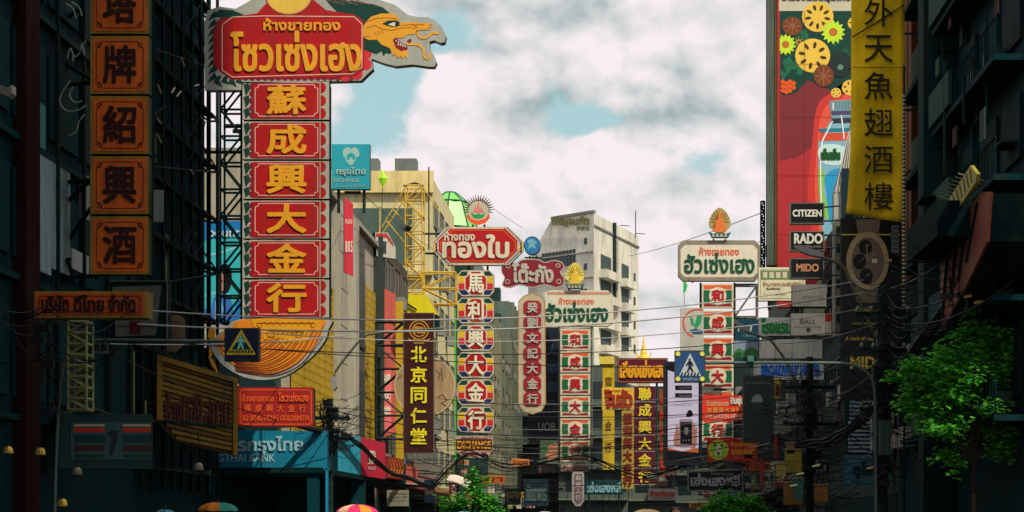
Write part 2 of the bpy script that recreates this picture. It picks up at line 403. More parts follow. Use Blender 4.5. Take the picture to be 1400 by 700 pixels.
# ---- left side
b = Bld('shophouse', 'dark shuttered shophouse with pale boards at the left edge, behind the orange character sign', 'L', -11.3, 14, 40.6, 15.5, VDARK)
def LD(px): return -11.3*F/(px-HX)      # distance of a point seen at px on this wall
def zz(py, D): return CAMZ+(HY-py)/F*D
b.bx('pillar', LD(17)-14, LD(37)-14, 0, 15.4, 0, .25, mat(46, 26, 22, .8, .8, .3))
for (x0, x1, ya, yb, m) in ((38, 54, 140, 205, mat(52, 130, 122, 1.1, .6, .3)), (38, 62, 212, 372, mat(130, 160, 160, 1.3, .7, .6)), (62, 88, 222, 372, mat(120, 148, 150, 1.3, .7, .65)),
                            (106, 115, 240, 300, mat(130, 134, 126, 1.2, .7, .4)), (90, 114, 345, 372, mat(150, 160, 156, 1.2, .7, .4))):
    Dm = (LD(x0)+LD(x1))/2; b.bx('panel', LD(x0)-14, LD(x1)-14, zz(yb, Dm), zz(ya, Dm), .02, .12, m)
for z in (3.6, 6.2, 8.8, 11.4, 14):
    b.bx('ledge', 12, 26.4, z, z+.12, 0, .14, DARK)
    for k in range(7): b.bx('shutter', 12.3+k*2.05, 14.1+k*2.05, z+.45, z+2.1, .015, .07, DARK)
for k in range(9): b.bx('upright', 12.2+k*1.7, 12.3+k*1.7, 3.6, 15.3, .1, .17, DSTEEL)
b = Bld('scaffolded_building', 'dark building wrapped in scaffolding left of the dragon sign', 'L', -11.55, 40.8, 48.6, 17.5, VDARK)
V, Fc = [], []
for q in range(9):
    y = .1+q*.95
    for x in (.12, .38): tubevf([(x, y, 2.5), (x, y, 17.6)], .045, V, Fc, 4)
for k in range(11):
    z = 3+k*1.4
    for x in (.12, .38): tubevf([(x, 0, z), (x, 7.8, z)], .035, V, Fc, 4)
    for q in range(9): tubevf([(.1, .1+q*.95, z), (.4, .1+q*.95, z)], .03, V, Fc, 4)
    tubevf([(.4, 0 if k % 2 else 7.8, z), (.4, 7.8 if k % 2 else 0, z+1.4)], .03, V, Fc, 4)
    for q in range(3):
        y = random.uniform(0, 6); tubevf([(.42, y, z), (.42, y+random.uniform(.5, 1.6), z+random.uniform(.4, 1.3))], .022, V, Fc, 4)
link('scaffold', mesh('scaffold', V, Fc, DSTEEL), b.e)
for k in range(10):
    b.bx('plank', .2, 7.6, 3.05+k*1.4, 3.1+k*1.4, .13, .37, mat(30, 48, 44, .8, .8, .5))
for (y0, z0, h) in ((3.4, 7.4, 1.6), (4.9, 7.0, 1.1), (2.2, 10.6, .8), (1.5, 8, .7)):
    b.bx('window', y0, y0+.35, z0, z0+h, .02, .06, mat(66, 110, 50, .8, .4, .3))
for k in range(12):
    y = random.uniform(.2, 7); z = random.uniform(10.5, 15.5); V, Fc = [], []
    tubevf([(.43, y, z), (.45, y+random.uniform(.2, .5), z+random.uniform(-.15, .25))], .022, V, Fc, 4); link('coupler', mesh('coupler', V, Fc, mat(170, 160, 130, 1, .4, .2)), b.e)

b = Bld('bank_branch', 'low bank branch under a turquoise awning beside the dragon sign', 'L', -11.4, 49, 57.6, 6.6, mat(20, 52, 60, 1, .7, .3))
b.bx('shop_front', .3, 8.3, .15, 3, .01, .06, VDARK); b.bx('column', .1, .4, .14, 3.2, 2.6, 2.9, mat(10, 60, 74, 1, .7, .2)); b.bx('column', 8, 8.3, .14, 3.2, 2.6, 2.9, mat(10, 60, 74, 1, .7, .2))
b.bx('ceiling', 0, 8.5, 3.1, 3.25, 0, 3, VDARK)
b.front('end_wall', 0.02, 9.9, 0, 6.5, 0, .05, DARK)
V, Fc = [], []; boxvf(0, 3.0, 8.45, 8.55, .14, 3.1, V, Fc); link('interior_shade_sheet', mesh('interior_shade_sheet', V, Fc, mat(20, 62, 66, 1, .7, .3)), b.e)  # dark sheet added in place of the shaded bank interior

# gold screened beige building
BEI = mat(176, 170, 150, 1.1, .8, .4); LGREY = mat(176, 172, 156, 1.05, .8, .35)
b = Bld('beige_office_building', 'beige building with golden screens just right of the dragon sign column', 'L', -11, 58, 78.4, 14, BEI, 9)
GSC = mat(196, 164, 40, .95, .5, .4)
def dpx(px, X=-11.0): return X*F/(px-HX)-58
def screen(bl, y0, y1, z0, z1, sz=.3):
    bl.bx('screen_back', y0, y1, z0, z1, .005, .05, mat(60, 56, 20, 1, .8, .3))
    V, Fc = [], []
    ny = max(1, int((y1-y0)/sz)); nz = int((z1-z0)/sz)
    for i in range(ny+1): c_ = y0+(y1-y0)*i/ny; boxvf(.05, .11, c_-sz*.17, c_+sz*.17, z0, z1, V, Fc)
    for j in range(nz+1): c_ = z0+(z1-z0)*j/nz; boxvf(.05, .105, y0, y1, c_-sz*.17, c_+sz*.17, V, Fc)
    tag(link('gold_screen', mesh('gold_screen', V, Fc, GSC), bl.e), kind='stuff')
screen(b, .2, dpx(452), 4.6, 10.5); screen(b, dpx(497), dpx(510), 4.4, 11.8, .3)
b.bx('pilaster', dpx(453), dpx(463), 4, 13.9, 0, .35, LGREY); b.bx('pilaster', dpx(465), dpx(470), 4, 13.7, 0, .5, mat(190, 186, 168, 1.05, .8, .3))
b.bx('pilaster', dpx(472), dpx(481), 4, 13.9, 0, .3, LGREY); b.bx('pilaster', dpx(484), dpx(495), 4, 13.6, 0, .12, mat(96, 98, 92, 1, .8, .3))
b.bx('pilaster', dpx(510.5), dpx(514), 4, 14.4, 0, .4, mat(64, 76, 72, 1, .8, .3))
for k in range(7): b.bx('joint', dpx(453)+.02, dpx(463)-.02, 5+k*1.4, 5.04+k*1.4, .34, .354, mat(90, 88, 78, 1, .8, .2))
b.bx('parapet', 0, 20.4, 13.9, 14.1, -9, .25, mat(160, 158, 144, 1, .8, .4))
b.front('downpipe', .25, .38, 0, 14, .02, .12, PIPE)
b.shop(.2, 20, 4.1); b.bx('shade_canopy', -6.3, 20, 3.28, 3.36, .02, 2.25, VDARK)  # thin slab added to cast shade below the fascias
for s_ in (0, 1):
    b.bx('panel', dpx(484)+.2, dpx(495)-.3, 5+s_*4, 8+s_*4, .13, .18, mat(60, 70, 66, 1, .6, .3))

b = Bld('brick_shophouse', 'narrow brown brick shophouse past the beige building', 'L', -11, 78.6, 90, 14.6, mat(92, 84, 76, 1, .85, .4), 8)
b.windows(4.2, 2.6, 4, 4, .75, .6, mat(110, 104, 94, 1, .7, .3), ledge=mat(150, 140, 122, 1, .8, .3), ac=.5); b.shop(0, 11, 3.4, mat(120, 40, 40, 1, .7, .3), mat(30, 60, 90, 1, .6, .3))
V, Fc = [], []
for k in range(34):
    boxvf(.0, .06, .1, 1.6, 6+k*.25, 6.18+k*.25, V, Fc)
tag(link('brick_course', mesh('brick_course', V, Fc, mat(122, 70, 56, 1, .9, .4)), b.e), kind='stuff')
b = Bld('low_shophouse', 'low dark shophouse behind the brown character banner', 'L', -11, 90.2, 104, 12.6, mat(88, 92, 80, 1, .85, .4), 8)
b.windows(4, 2.7, 3, 5, .7, .6, GREY, ledge=GREY, ac=.5, rail=True); b.shop(0, 13, 3.4, mat(120, 90, 40, 1, .7, .3), mat(120, 30, 30, 1, .6, .3))

YB = mat(214, 204, 156, 1.1, .8, .4)
b = Bld('yellow_building', 'cream yellow building with wide window band and rooftop lattice tower', 'L', -11.45, 106, 120, 22.6, YB, 11)
b.front('parapet', -.1, 7.6, 21.6, 22.9, .0, .35, mat(226, 206, 142, 1.1, .8, .3)); b.front('parapet', 7.6, 11, 22.9, 23.7, .0, .35, mat(214, 196, 140, 1.1, .8, .3))
for k in range(3): b.front('window', 1.2+k*2.0, 3.05+k*2.0, 17.3, 20.7, .01, .08, mat(70, 96, 84, 1, .2, .3))
for k in range(4): b.front('mullion', 1.05+k*2.0, 1.2+k*2.0, 17.2, 20.8, .01, .16, mat(180, 170, 120, 1, .7, .3))
for z in (16.6, 13.2, 10): b.front('ledge', -.05, 10.9, z, z+.25, .0, .5, mat(190, 172, 120, 1.05, .8, .35))
for k in range(5): b.front('window', .6+k*2, 2.2+k*2, 10.8, 12.6, .01, .08, GLASS)
for k, x in enumerate((1.0, 3.3, 5.2)):
    b.front('air_conditioner', x, x+1.3, 22.9, 23.8, -1.4, -.4, mat(110, 120, 116, 1, .6, .3))
b.windows(4, 3, 6, 4, .6, .5, GREY, ac=.4); b.shop(0, 13, 3.4, mat(40, 70, 80, 1, .7, .3))
GG = mat(96, 190, 76, 1.1, .35, .25)
b = Bld('green_glass_building', 'building with green glass strip and green domed roof behind the red octagonal sign', 'L', -10.2, 121, 134, 20.5, mat(30, 66, 60, 1, .4, .3), 4)
b.front('green_strip', 1.2, 2.6, 6, 16.5, .01, .1, GG); b.front('pilaster', 2.8, 3.9, 0, 19.8, .01, .3, YB)
V, Fc = [], []; cx, cy = -1.85, 2.4
ring = [(1.95, 20.5), (1.95, 22.2), (1.9, 22.3), (1.25, 24.2), (.4, 24.9)]
for r_, z in ring[:2]: V += [(cx+r_*cos(2*pi*i/16), cy+r_*sin(2*pi*i/16), z) for i in range(16)]
for i in range(16): Fc.append((i, (i+1) % 16, 16+(i+1) % 16, 16+i))
link('drum', mesh('drum', V, Fc, mat(20, 74, 66, 1, .3, .2)), b.e)
for q in range(8):
    V, Fc = [], []; a0, a1 = 2*pi*q/8+.02, 2*pi*(q+1)/8-.02
    for r_, z in ring[2:]: V += [(cx+r_*cos(a0), cy+r_*sin(a0), z), (cx+r_*cos(a1), cy+r_*sin(a1), z)]
    Fc += [(0, 1, 3, 2), (2, 3, 5, 4)]; link('glass_panel', mesh('glass_panel', V, Fc, mat(110, 196, 90, 1.1, .25, .2)), b.e)
V, Fc = [], []
for q in range(8):
    a = 2*pi*q/8; tubevf([(cx+r_*cos(a)*1.02, cy+r_*sin(a)*1.02, z) for r_, z in ring[2:]], .05, V, Fc, 4)
for r_, z in ring[2:]: tubevf([(cx+r_*cos(2*pi*q/16), cy+r_*sin(2*pi*q/16), z) for q in range(17)], .05, V, Fc, 4)
link('dome_rib', mesh('dome_rib', V, Fc, mat(30, 84, 66, 1, .5, .2)), b.e)
specs = [('weathered concrete shophouse with balconies behind the six round red character panels', 134.5, 150, 17.5, (112, 116, 100)),
         ('grey shophouse with rusted railings left of the long maroon sign', 150.5, 168, 19.5, (92, 104, 96)),
         ('dim grey-green block behind the dark bank banner', 168.5, 182, 23, (80, 96, 90))]
for i, (lb, d0, d1, zt, c) in enumerate(specs):
    m = mat(*c, 1.5, .85, .45); b = Bld('shophouse', lb, 'L', -10.8 - .2*(i % 2), d0, d1, zt, m, 7)
    nb = 4; b.windows(4, 2.9, 7, nb, .7, .6, mat(70+i*8, 80, 74, 1, .7, .3), ledge=mat(c[0]+20, c[1]+16, c[2]+10, 1, .8, .4), ac=.55, rail=True)
    for k in range(nb+1): b.bx('pilaster', (d1-d0)*k/nb-.12+.12*(k == 0)-.12*(k == nb), (d1-d0)*k/nb+.12, 3.6, zt-.1, 0, .5, mat(c[0]+26, c[1]+20, c[2]+8, 1, .8, .4))
    b.shop(0, d1-d0, 3.3, mat(random.choice((40, 90)), 70, 70, 1, .8, .3), mat(*random.choice(((20, 60, 80), (110, 40, 30), (110, 100, 60))), 1, .6, .3))
    b.bx('roof_tank', 1.5, 3.2, zt, zt+1.5, -2.5, -1, STEEL)
    for k in range(3): b.front('window', .8+k*2, 2.2+k*2, zt-3, zt-1.2, .01, .08, GLASS)

# ---- concrete tower
TW = Sign('apartment_tower', 'tall pale concrete tower with sloped top and stacked balconies at the street bend', 'building', 812, 700, 200)
CON = mat(206, 204, 188, 1.2, .85, .35, scale=.5)
def wp(px, D): return ((px-HX)/F*D, D)
A, B_, C_ = wp(722, 207), wp(812, 200), wp(873, 216); Dd = (A[0]+(C_[0]-B_[0]), A[1]+(C_[1]-B_[1]))
TW.e.location = (B_[0], B_[1], 0)
rel = lambda p, z: (p[0]-B_[0], p[1]-B_[1], z)
zT = 37.0; zS = 32.5
mix_ = lambda p, q, t: (p[0]+(q[0]-p[0])*t, p[1]+(q[1]-p[1])*t)
At, Dt = mix_(A, B_, .36), mix_(Dd, C_, .36)
V = [rel(A, 0), rel(B_, 0), rel(C_, 0), rel(Dd, 0), rel(A, zS-3), rel(A, zS), rel(At, zT), rel(B_, zT), rel(C_, zT), rel(Dt, zT), rel(Dd, zS)]
Fc = [(0, 1, 7, 6, 5, 4), (1, 2, 8, 7), (2, 3, 10, 9, 8), (3, 0, 4, 5, 10), (5, 6, 9, 10), (6, 7, 8, 9)]
link('wall', mesh('wall', V, Fc, CON), TW.e)
def face_box(name, P0, P1, t0, t1, z0, z1, o0, o1, m):
    ux, uy = P1[0]-P0[0], P1[1]-P0[1]; l = math.hypot(ux, uy); nx, ny = uy/l, -ux/l
    V = []; 
    for z in (z0, z1):
        for (t, o) in ((t0, o0), (t1, o0), (t1, o1), (t0, o1)): V.append(rel((P0[0]+ux*t+nx*o, P0[1]+uy*t+ny*o), z))
    return link(name, mesh(name, V, [(0, 3, 2, 1), (4, 5, 6, 7), (0, 1, 5, 4), (1, 2, 6, 5), (2, 3, 7, 6), (3, 0, 4, 7)], m), TW.e)
DK = mat(60, 74, 74, 1, .6, .2)
for k in range(10): face_box('window', A, B_, .22+k*.052, .22+k*.052+.04, 31.4, 33.2, .02, .08, mat(38, 52, 60, 1, .4, .2)) if .22+k*.052 < .74 else None
for k in range(12):
    z = 34.2-k*2.9
    face_box('ledge', A, B_, 0.0, 1, z-1.6, z-1.45, 0, .12, mat(170, 168, 152, 1.1, .8, .4))
    face_box('window', A, B_, .86, .90, z-.6, z+.1, .02, .07, DK)
    z -= 3.0
    face_box('balcony_shade_panel', B_, C_, .14, .36, z-.3, z+1.5, .02, .06, mat(72, 86, 86, 1, .7, .2)); face_box('balcony', B_, C_, .1, .42, z-1.3, z-.35, .0, 1.0, CON)  # flat panels, the shade of a recess is put into their colour
    face_box('balcony_shade_panel', B_, C_, .6, .76, z-.3, z+1.5, .02, .06, mat(72, 86, 86, 1, .7, .2)); face_box('balcony', B_, C_, .57, .8, z-1.3, z-.35, .0, .8, CON)
    face_box('window', B_, C_, .88, .92, z, z+1.0, .02, .06, DK)
face_box('pilaster', B_, C_, .44, .47, 2, zT-2, 0, .5, mat(206, 202, 186, 1.1, .8, .3)); face_box('downpipe', B_, C_, .40, .415, 28, zT, 0, .4, STEEL)
face_box('parapet', B_, C_, 0, 1, zT-1.5, zT-1.3, 0, .15, GREY); face_box('parapet', A, B_, .36, 1, zT-.0, zT+.35, -.3, .1, GREY)
yawA = math.atan2(B_[1]-A[1], B_[0]-A[0])
TS = Sign('x', 'x', 'x', 812, 700, 200, yawA)
t_ = TS.text('กาญจนทัต', 757, 296, 807, 310, mat(120, 116, 60, 1, .6, .2), y=-.25, bold=.05)
t2 = TS.text('อาคาร', 790, 310, 806, 315, mat(90, 90, 66, 1, .6, .2), y=-.14, bold=.05)
for o in (t_, t2):
    o.parent = TW.e; o.rotation_euler = (0, 0, yawA); o.location = (0, 0, TS.O[2])
bpy.data.objects.remove(TS.e)
for px, y0 in ((869, 288), (848, 300)):
    an = Sign('rooftop_antenna', 'thin antenna mast on the %s of the pale tower roof' % ('right corner' if px > 860 else 'middle'), 'antenna', px, 322 if px > 860 else 309, 212)
    an.rods('mast', [[(px, 325 if px > 860 else 312, 0), (px, y0+(0 if px > 860 else 12), 0)]], .06, STEEL); an.rods('crossbar', [[(px, 319 if px > 860 else 308, 0), (px+13, 320 if px > 860 else 309, 0)]], .05, STEEL)

# ---- right side
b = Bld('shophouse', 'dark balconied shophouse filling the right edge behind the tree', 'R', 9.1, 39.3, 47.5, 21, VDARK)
DBAL = mat(34, 74, 66, .9, .7, .5)
random.seed(4)
for k in range(6):
    z = 4.0+k*2.7; b.bx('ledge', .1, 8, z, z+.14, 0, .75, VDARK)
    b.bx('balcony_wall', 4.8+.1*k, 7.9, z+.18, z+1.05, .75, .85, DBAL if k in (2, 3, 4) else DARK)
    for q in range(3): b.bx('window', .5+q*2.5, 2.3+q*2.5, z+.6, z+2.1, .02, .08, DSTEEL)
    for q in range(2): yy = random.uniform(.5, 6.5); b.bx('air_conditioner', yy, yy+.8, z+.2, z+.75, .1, .5, mat(40, 66, 64, 1, .6, .5))
    V, Fc = [], []
    for q in range(26): tubevf([(-.7, .15+q*.3, z+.14), (-.7, .15+q*.3, z+.95)], .018, V, Fc, 4)
    tubevf([(-.7, .1, z+.96), (-.7, 7.9, z+.96)], .025, V, Fc, 4); link('railing', mesh('railing', V, Fc, DSTEEL), b.e)
    yy = random.uniform(1, 7); b.bx('downpipe', yy, yy+.1, z+.2, z+2.6, .03, .14, DARK)
for q in range(8): V, Fc = [], []; tubevf([(-.6, 1.4+q*.4, 9.6), (-1.3, 1.4+q*.4, 9.8)], .018, V, Fc, 4); link('drying_rod', mesh('drying_rod', V, Fc, mat(120, 130, 96, 1, .5, .3)), b.e)
random.seed(9)
for k in range(46):
    y = random.uniform(.1, 7.6); z = random.uniform(4, 15.5); q = random.random(); o0 = random.choice((.05, .5, .8)); cm = random.choice((VDARK, DSTEEL, DARK, mat(30, 64, 60, .9, .8, .5)))
    if q < .3: b.bx('conduit', y, y+.06, z, z+random.uniform(.8, 3), o0, o0+.06, cm)
    elif q < .5: b.bx('laundry', y, y+random.uniform(.3, .6), z, z+random.uniform(.4, .8), o0+.1, o0+.13, mat(*random.choice(((40, 70, 80), (70, 50, 50), (60, 80, 70))), .9, .9, .3))
    elif q < .7: b.bx('awning_board', y, y+random.uniform(.6, 1.4), z, z+.06, .1, o0+.4, cm)
    else:
        V, Fc = [], []; tubevf([(-o0, y, z), (-o0-random.uniform(0, .4), y+random.uniform(-.7, .7), z+random.uniform(-1, 1))], .018, V, Fc, 4); link('bracket', mesh('bracket', V, Fc, cm), b.e)
b.shop(0, 8, 3.2)
b = Bld('low_shop', 'low dark shop standing beneath the brown vertical boards beside the watch poster', 'R', 9.3, 54.1, 58, 9.2, VDARK); b.shop(0, 3.9, 3.2); b.windows(4, 2.5, 2, 2, .6, .5, DSTEEL, ac=.4)
b = Bld('shophouse', 'dark shophouse with brown vertical boards right of the yellow fabric banner', 'R', 9.15, 47.6, 54, 22, VDARK)
for k, (x0, x1) in enumerate(((1240, 1244), (1245, 1250), (1251, 1256))):
    d0, d1 = 9.15*F/(x1-HX), 9.15*F/(x0-HX); b.bx('board', d0-47.6+.03, d1-47.6-.03, 9.3, 21.9, .02, .22, mat(150-k*14, 92-k*8, 34, .62, .7, .4))
for k in range(7):
    z = 4.1+k*2.6; b.bx('ledge', 0, 6.3, z, z+.14, 0, .6, VDARK)
    b.bx('balcony_wall', 1.2, 4.3, z+.16, z+1.0, .5, .6, mat(58, 84, 72, .7, .7, .5))
    for q in range(3): b.bx('window', .5+q*2, 2+q*2, z+.6, z+2, .02, .08, DSTEEL)
b.bx('pilaster', .1, 1.0, 0, 21.5, 0, .95, mat(20, 50, 50, .8, .7, .4))
b.shop(0, 6.4, 3.2)
b = Bld('narrow_white_building', 'white ribbed facade between the red billboard and the yellow fabric banner', 'R', 9.2, 58.2, 79.5, 14.5, mat(60, 76, 70, .9, .8, .4))
b.windows(4, 2.6, 4, 6, .7, .6, STEEL, ac=.5, rail=True); b.shop(0, 21, 3.2)
for k in range(16): b.front('rib', -.95+k*.0, -.8+k*.0, 4+k*.7, 4.6+k*.7, .0, .3, mat(170, 172, 164, .9, .7, .3)) 
b = Bld('billboard_building', 'grey slab building that carries the tall red drink billboard', 'R', 8.35, 82, 100, 31, mat(96, 104, 96, .9, .8, .4), 8)
b.windows(4, 3, 8, 6, .6, .5, STEEL, ac=.3); b.shop(0, 18, 3.2, mat(60, 60, 56, 1, .7, .3))
for k in range(9): b.front('joint', 0.02, .55, 3+k*3, 3.06+k*3, .0, .03, DARK)
specs = [('grey shophouse with balconies behind the right green and white panel sign', 101, 122, 13.6, (92, 104, 98)),
         ('low shophouse with awnings behind the dark right-hand poster', 122.5, 150, 12.0, (84, 100, 92)),
         ('pale shophouse block behind the bright phone screen', 150.5, 175, 16.5, (120, 124, 114))]
for i, (lb, d0, d1, zt, c) in enumerate(specs):
    m = mat(*c, 1, .85, .45); b = Bld('shophouse', lb, 'R', 9.0+.2*(i % 2), d0, d1, zt, m, 9)
    b.windows(4, 2.8, 5, 5, .7, .6, STEEL, ledge=mat(c[0]+16, c[1]+14, c[2]+10, 1, .8, .4), ac=.5, rail=True)
    b.shop(0, d1-d0, 3.3, mat(60, 64, 60, 1, .8, .3), mat(*random.choice(((20, 70, 80), (120, 40, 30), (110, 100, 50))), 1, .6, .3))
    b.bx('roof_tank', 2, 4, zt, zt+1.4, -3, -1.2, STEEL)
    for k in range(3): b.front('window', .8+k*2.4, 2.4+k*2.4, zt-3, zt-1.2, .01, .08, GLASS)
# far end of the street, where it bends
for i, (x0, x1, d, zt, c, lb) in enumerate(((-20, -6.2, 184, 22, (84, 98, 90), 'grey-green block closing the street left of the bend'), (-6.1, .6, 170, 17, (90, 104, 96), 'low pale block at the bend behind the yellow column sign'),
                                 (.7, 5.4, 176, 15.4, (104, 114, 104), 'stepped grey block at the bend behind the purple shop sign'), (5.5, 20, 192, 18, (90, 100, 96), 'dim block closing the street right of the bend'))):
    e_ = bpy.data.objects.new('end_block', None); COL.objects.link(e_); e_.location = (x0, d, 0); tag(e_, lb, 'building')
    V, Fc = [], []; boxvf(0, x1-x0, 0, 14, 0, zt, V, Fc); link('wall', mesh('wall', V, Fc, mat(*c, 1, .85, .4)), e_)
    n = int((x1-x0)/2.2); V, Fc = [], []; boxvf(-.7, .7, -.06, .0, -.8, .8, V, Fc); wm = mesh('window', V, Fc, GLASS)
    V, Fc = [], []; boxvf(0, x1-x0, -.8, 0, -.1, .1, V, Fc); lm = mesh('ledge', V, Fc, mat(c[0]+20, c[1]+20, c[2]+14, 1, .8, .3))
    for f in range(int(zt/3)-1):
        link('ledge', lm, e_, (0, 0, 4+f*3))
        for k in range(n): link('window', wm, e_, (1.4+k*2.2, 0, 5.6+f*3))
# unseen: left row goes on beside the camera, right block added for shade
b = Bld('shade_block', 'tall unseen block added for shade, outside the frame on the right', 'R', 9.2, -25, 18, 60, mat(120, 122, 112, 1, .85, .3), 4)
b.windows(4, 3.4, 16, 12, .6, .5, GREY, ac=0)
b = Bld('shophouse', 'plain shophouse beside the viewpoint, outside the frame on the left', 'L', -11.3, -25, 13.8, 16, mat(110, 112, 100, 1, .85, .3), 10); b.windows(4, 2.8, 4, 12, .6, .5, GREY, ac=0)

# ================================================================== SIGNS
def board(S, name, pts, m, y=0.0, th=.22, edge=None, parent=None):
    """thick sign box: front face paint, darker sides"""
    P = [S.L(*p) for p in pts]; V, Fc = [], []; prismvf(P, y, y+th, V, Fc)
    return link(name, mesh(name, V, Fc, [m, edge or DSTEEL], [0]+[1]*(len(Fc)-1)), parent or S.e)
def rc(x0, y0, x1, y1): return [(x0, y0), (x1, y0), (x1, y1), (x0, y1)]
def frame_lines(S, x0, y0, x1, y1, w_, m, y=-.006, parent=None, c=0, name='border'):
    pts = chamf(x0, y0, x1, y1, c) if c else rc(x0, y0, x1, y1)
    return S.ribs(name, [pts], w_, m, y, .004, parent, closed=True)

# ---- 1. the dragon sign
S = Sign('dragon_shop_sign', 'huge red and gold shop sign with painted dragon head, six character panels and tail', 'shop sign', 390, 300, 46)
Z = lambda lst, ox, oy, k: [(ox+x/k, oy+y/k) for x, y in lst]
head = [(280, 123), (279.5, 30), (284, 14), (300, 9), (322, 12), (340, 2), (362, -16), (380, -34), (412, -34), (432, -16), (455, -8), (490, -6), (520, 0)] + \
    Z([(440, 40), (560, 130), (650, 150), (735, 150), (800, 180), (850, 230), (890, 310), (880, 365), (845, 375), (790, 350), (745, 360), (750, 420), (790, 490), (808, 540), (790, 580), (740, 580), (600, 560), (450, 575), (350, 550), (240, 510), (255, 600), (200, 650), (150, 700)], 470, 0, 6.367)+[(455, 111), (330, 114), (330, 123)]
board(S, 'backing_board', head, SILVER, 0, .28, BLACK)
oct_ = [(292, 44), (300, 28), (316, 24), (352, 18), (372, -4), (424, -4), (446, 14), (484, 20), (497, 28), (498, 95), (486, 104), (440, 106), (318, 108), (304, 100), (292, 88)]
V, Fc = [], []
sc_pts = []
for i in range(9): sc_pts.append((294 - 0, 34+i*7.6))
S.polys('red_scallop', [circ(296, 40+i*7.2, 4.6, n=10) for i in range(8)] + [circ(318+i*9, 105.5, 4.8, n=10) for i in range(19)] + [circ(300+i*4, 32-i*3, 4.5, n=10) for i in range(4)], MAROON, -.001)
S.polys('red_ball', [circ(501, 74, 7), circ(501, 88, 7.5), circ(488, 101, 8), circ(472, 106, 6)], mat(200, 44, 52, 1.3, .5, .15), -.0005)
S.poly('red_board', oct_, RED, -.007, .005)
S.ribs('border', [[(304, 34), (318, 23.5), (362, 22), (484, 23), (495, 33), (495, 92), (482, 101), (318, 105.5), (304, 96)]], 1.1, mat(226, 190, 170, 1.2, .5, .1), -.013, closed=True)
S.disc('gold_disc', 395, -8, 31, 27, mat(244, 170, 60, 1.4, .45, .1), -.009); S.ribs('disc_ring', [circ(395, -8, 31.5, 27.5, 30)], 1.4, mat(190, 130, 90, 1.2, .5, .1), -.015, closed=True)
S.text('ห้างขายทอง', 361, 26, 465, 42, GOLD, -.013, .04); S.text('โซวเซ่งเฮง', 317, 44, 493, 97, GOLD, -.013, .03)
DG = lambda l: Z(l, 470, 0, 6.367)
S.poly('mane', DG([(-170, -20), (0, 30-30), (130, 20), (250, 35), (340, 65), (400, 115), (330, 121), (240, 146), (192, 190), (188, 240), (165, 235), (130, 170), (0, 128), (-60, 100), (-120, 40)]), DKGREEN, -.002)
S.poly('beard', DG([(165, 330), (215, 350), (290, 350), (330, 390), (410, 410), (428, 440), (400, 470), (370, 460), (345, 488), (330, 442), (290, 470), (230, 455), (165, 430)]), DKGREEN, -.002)
S.poly('dragon_face', DG([(165, 240), (195, 190), (240, 145), (330, 118), (430, 120), (475, 155), (490, 200), (600, 193), (740, 205), (775, 212), (740, 222), (772, 235), (730, 243), (760, 258), (660, 262), (610, 300), (560, 300), (520, 330), (445, 330), (430, 360), (470, 410), (555, 440), (555, 515), (535, 490), (515, 515), (495, 488), (470, 508), (450, 470), (430, 485), (400, 420), (330, 390), (290, 345), (215, 350), (168, 322)]), GOLD, -.008)
S.ribs('whisker', [DG(catmull([(640, 262), (650, 310), (690, 332), (735, 318), (770, 288), (825, 290)], 4, False)), DG(catmull([(555, 385), (640, 388), (690, 425), (700, 490), (735, 512), (757, 470)], 4, False))], 3.2, mat(226, 150, 50, G, .5, .1), -.008)
S.poly('mouth', DG([(428, 345), (452, 330), (510, 375), (556, 398), (556, 430), (500, 445), (455, 415)]), MAROON, -.014); S.poly('tongue', DG([(552, 350), (585, 338), (592, 355), (570, 378)]), MAROON, -.014)
S.polys('tooth', [DG([(450+i*20, 348+i*13), (466+i*20, 352+i*12), (458+i*20, 368+i*12)]) for i in range(5)]+[DG([(468+i*20, 392+i*6), (486+i*20, 396+i*6), (474+i*20, 376+i*7)]) for i in range(4)], WHITE, -.02)
S.poly('eye', DG([(335, 208), (385, 180), (450, 178), (485, 190), (488, 225), (430, 235), (380, 225)]), DKGREEN, -.014); S.poly('eye_white', DG([(385, 215), (440, 195), (470, 215), (440, 232)]), WHITE, -.02); S.disc('pupil', 470+462/6.367, 214/6.367, 2.2, 2.2, BLACK, -.026)
S.ribs('face_line', [DG(l) for l in ([(195, 245), (270, 220), (340, 255), (420, 265), (500, 245), (590, 240)], [(200, 190), (280, 160), (380, 155), (470, 165)], [(180, 318), (230, 312)], [(600, 215), (640, 240), (600, 250)], [(275, 280), (285, 305)], [(300, 270), (312, 300)], [(330, 262), (340, 285)], [(500, 225), (580, 215), (700, 215)])], .55, mat(150, 70, 30, 1.2, .5, .1), -.014)
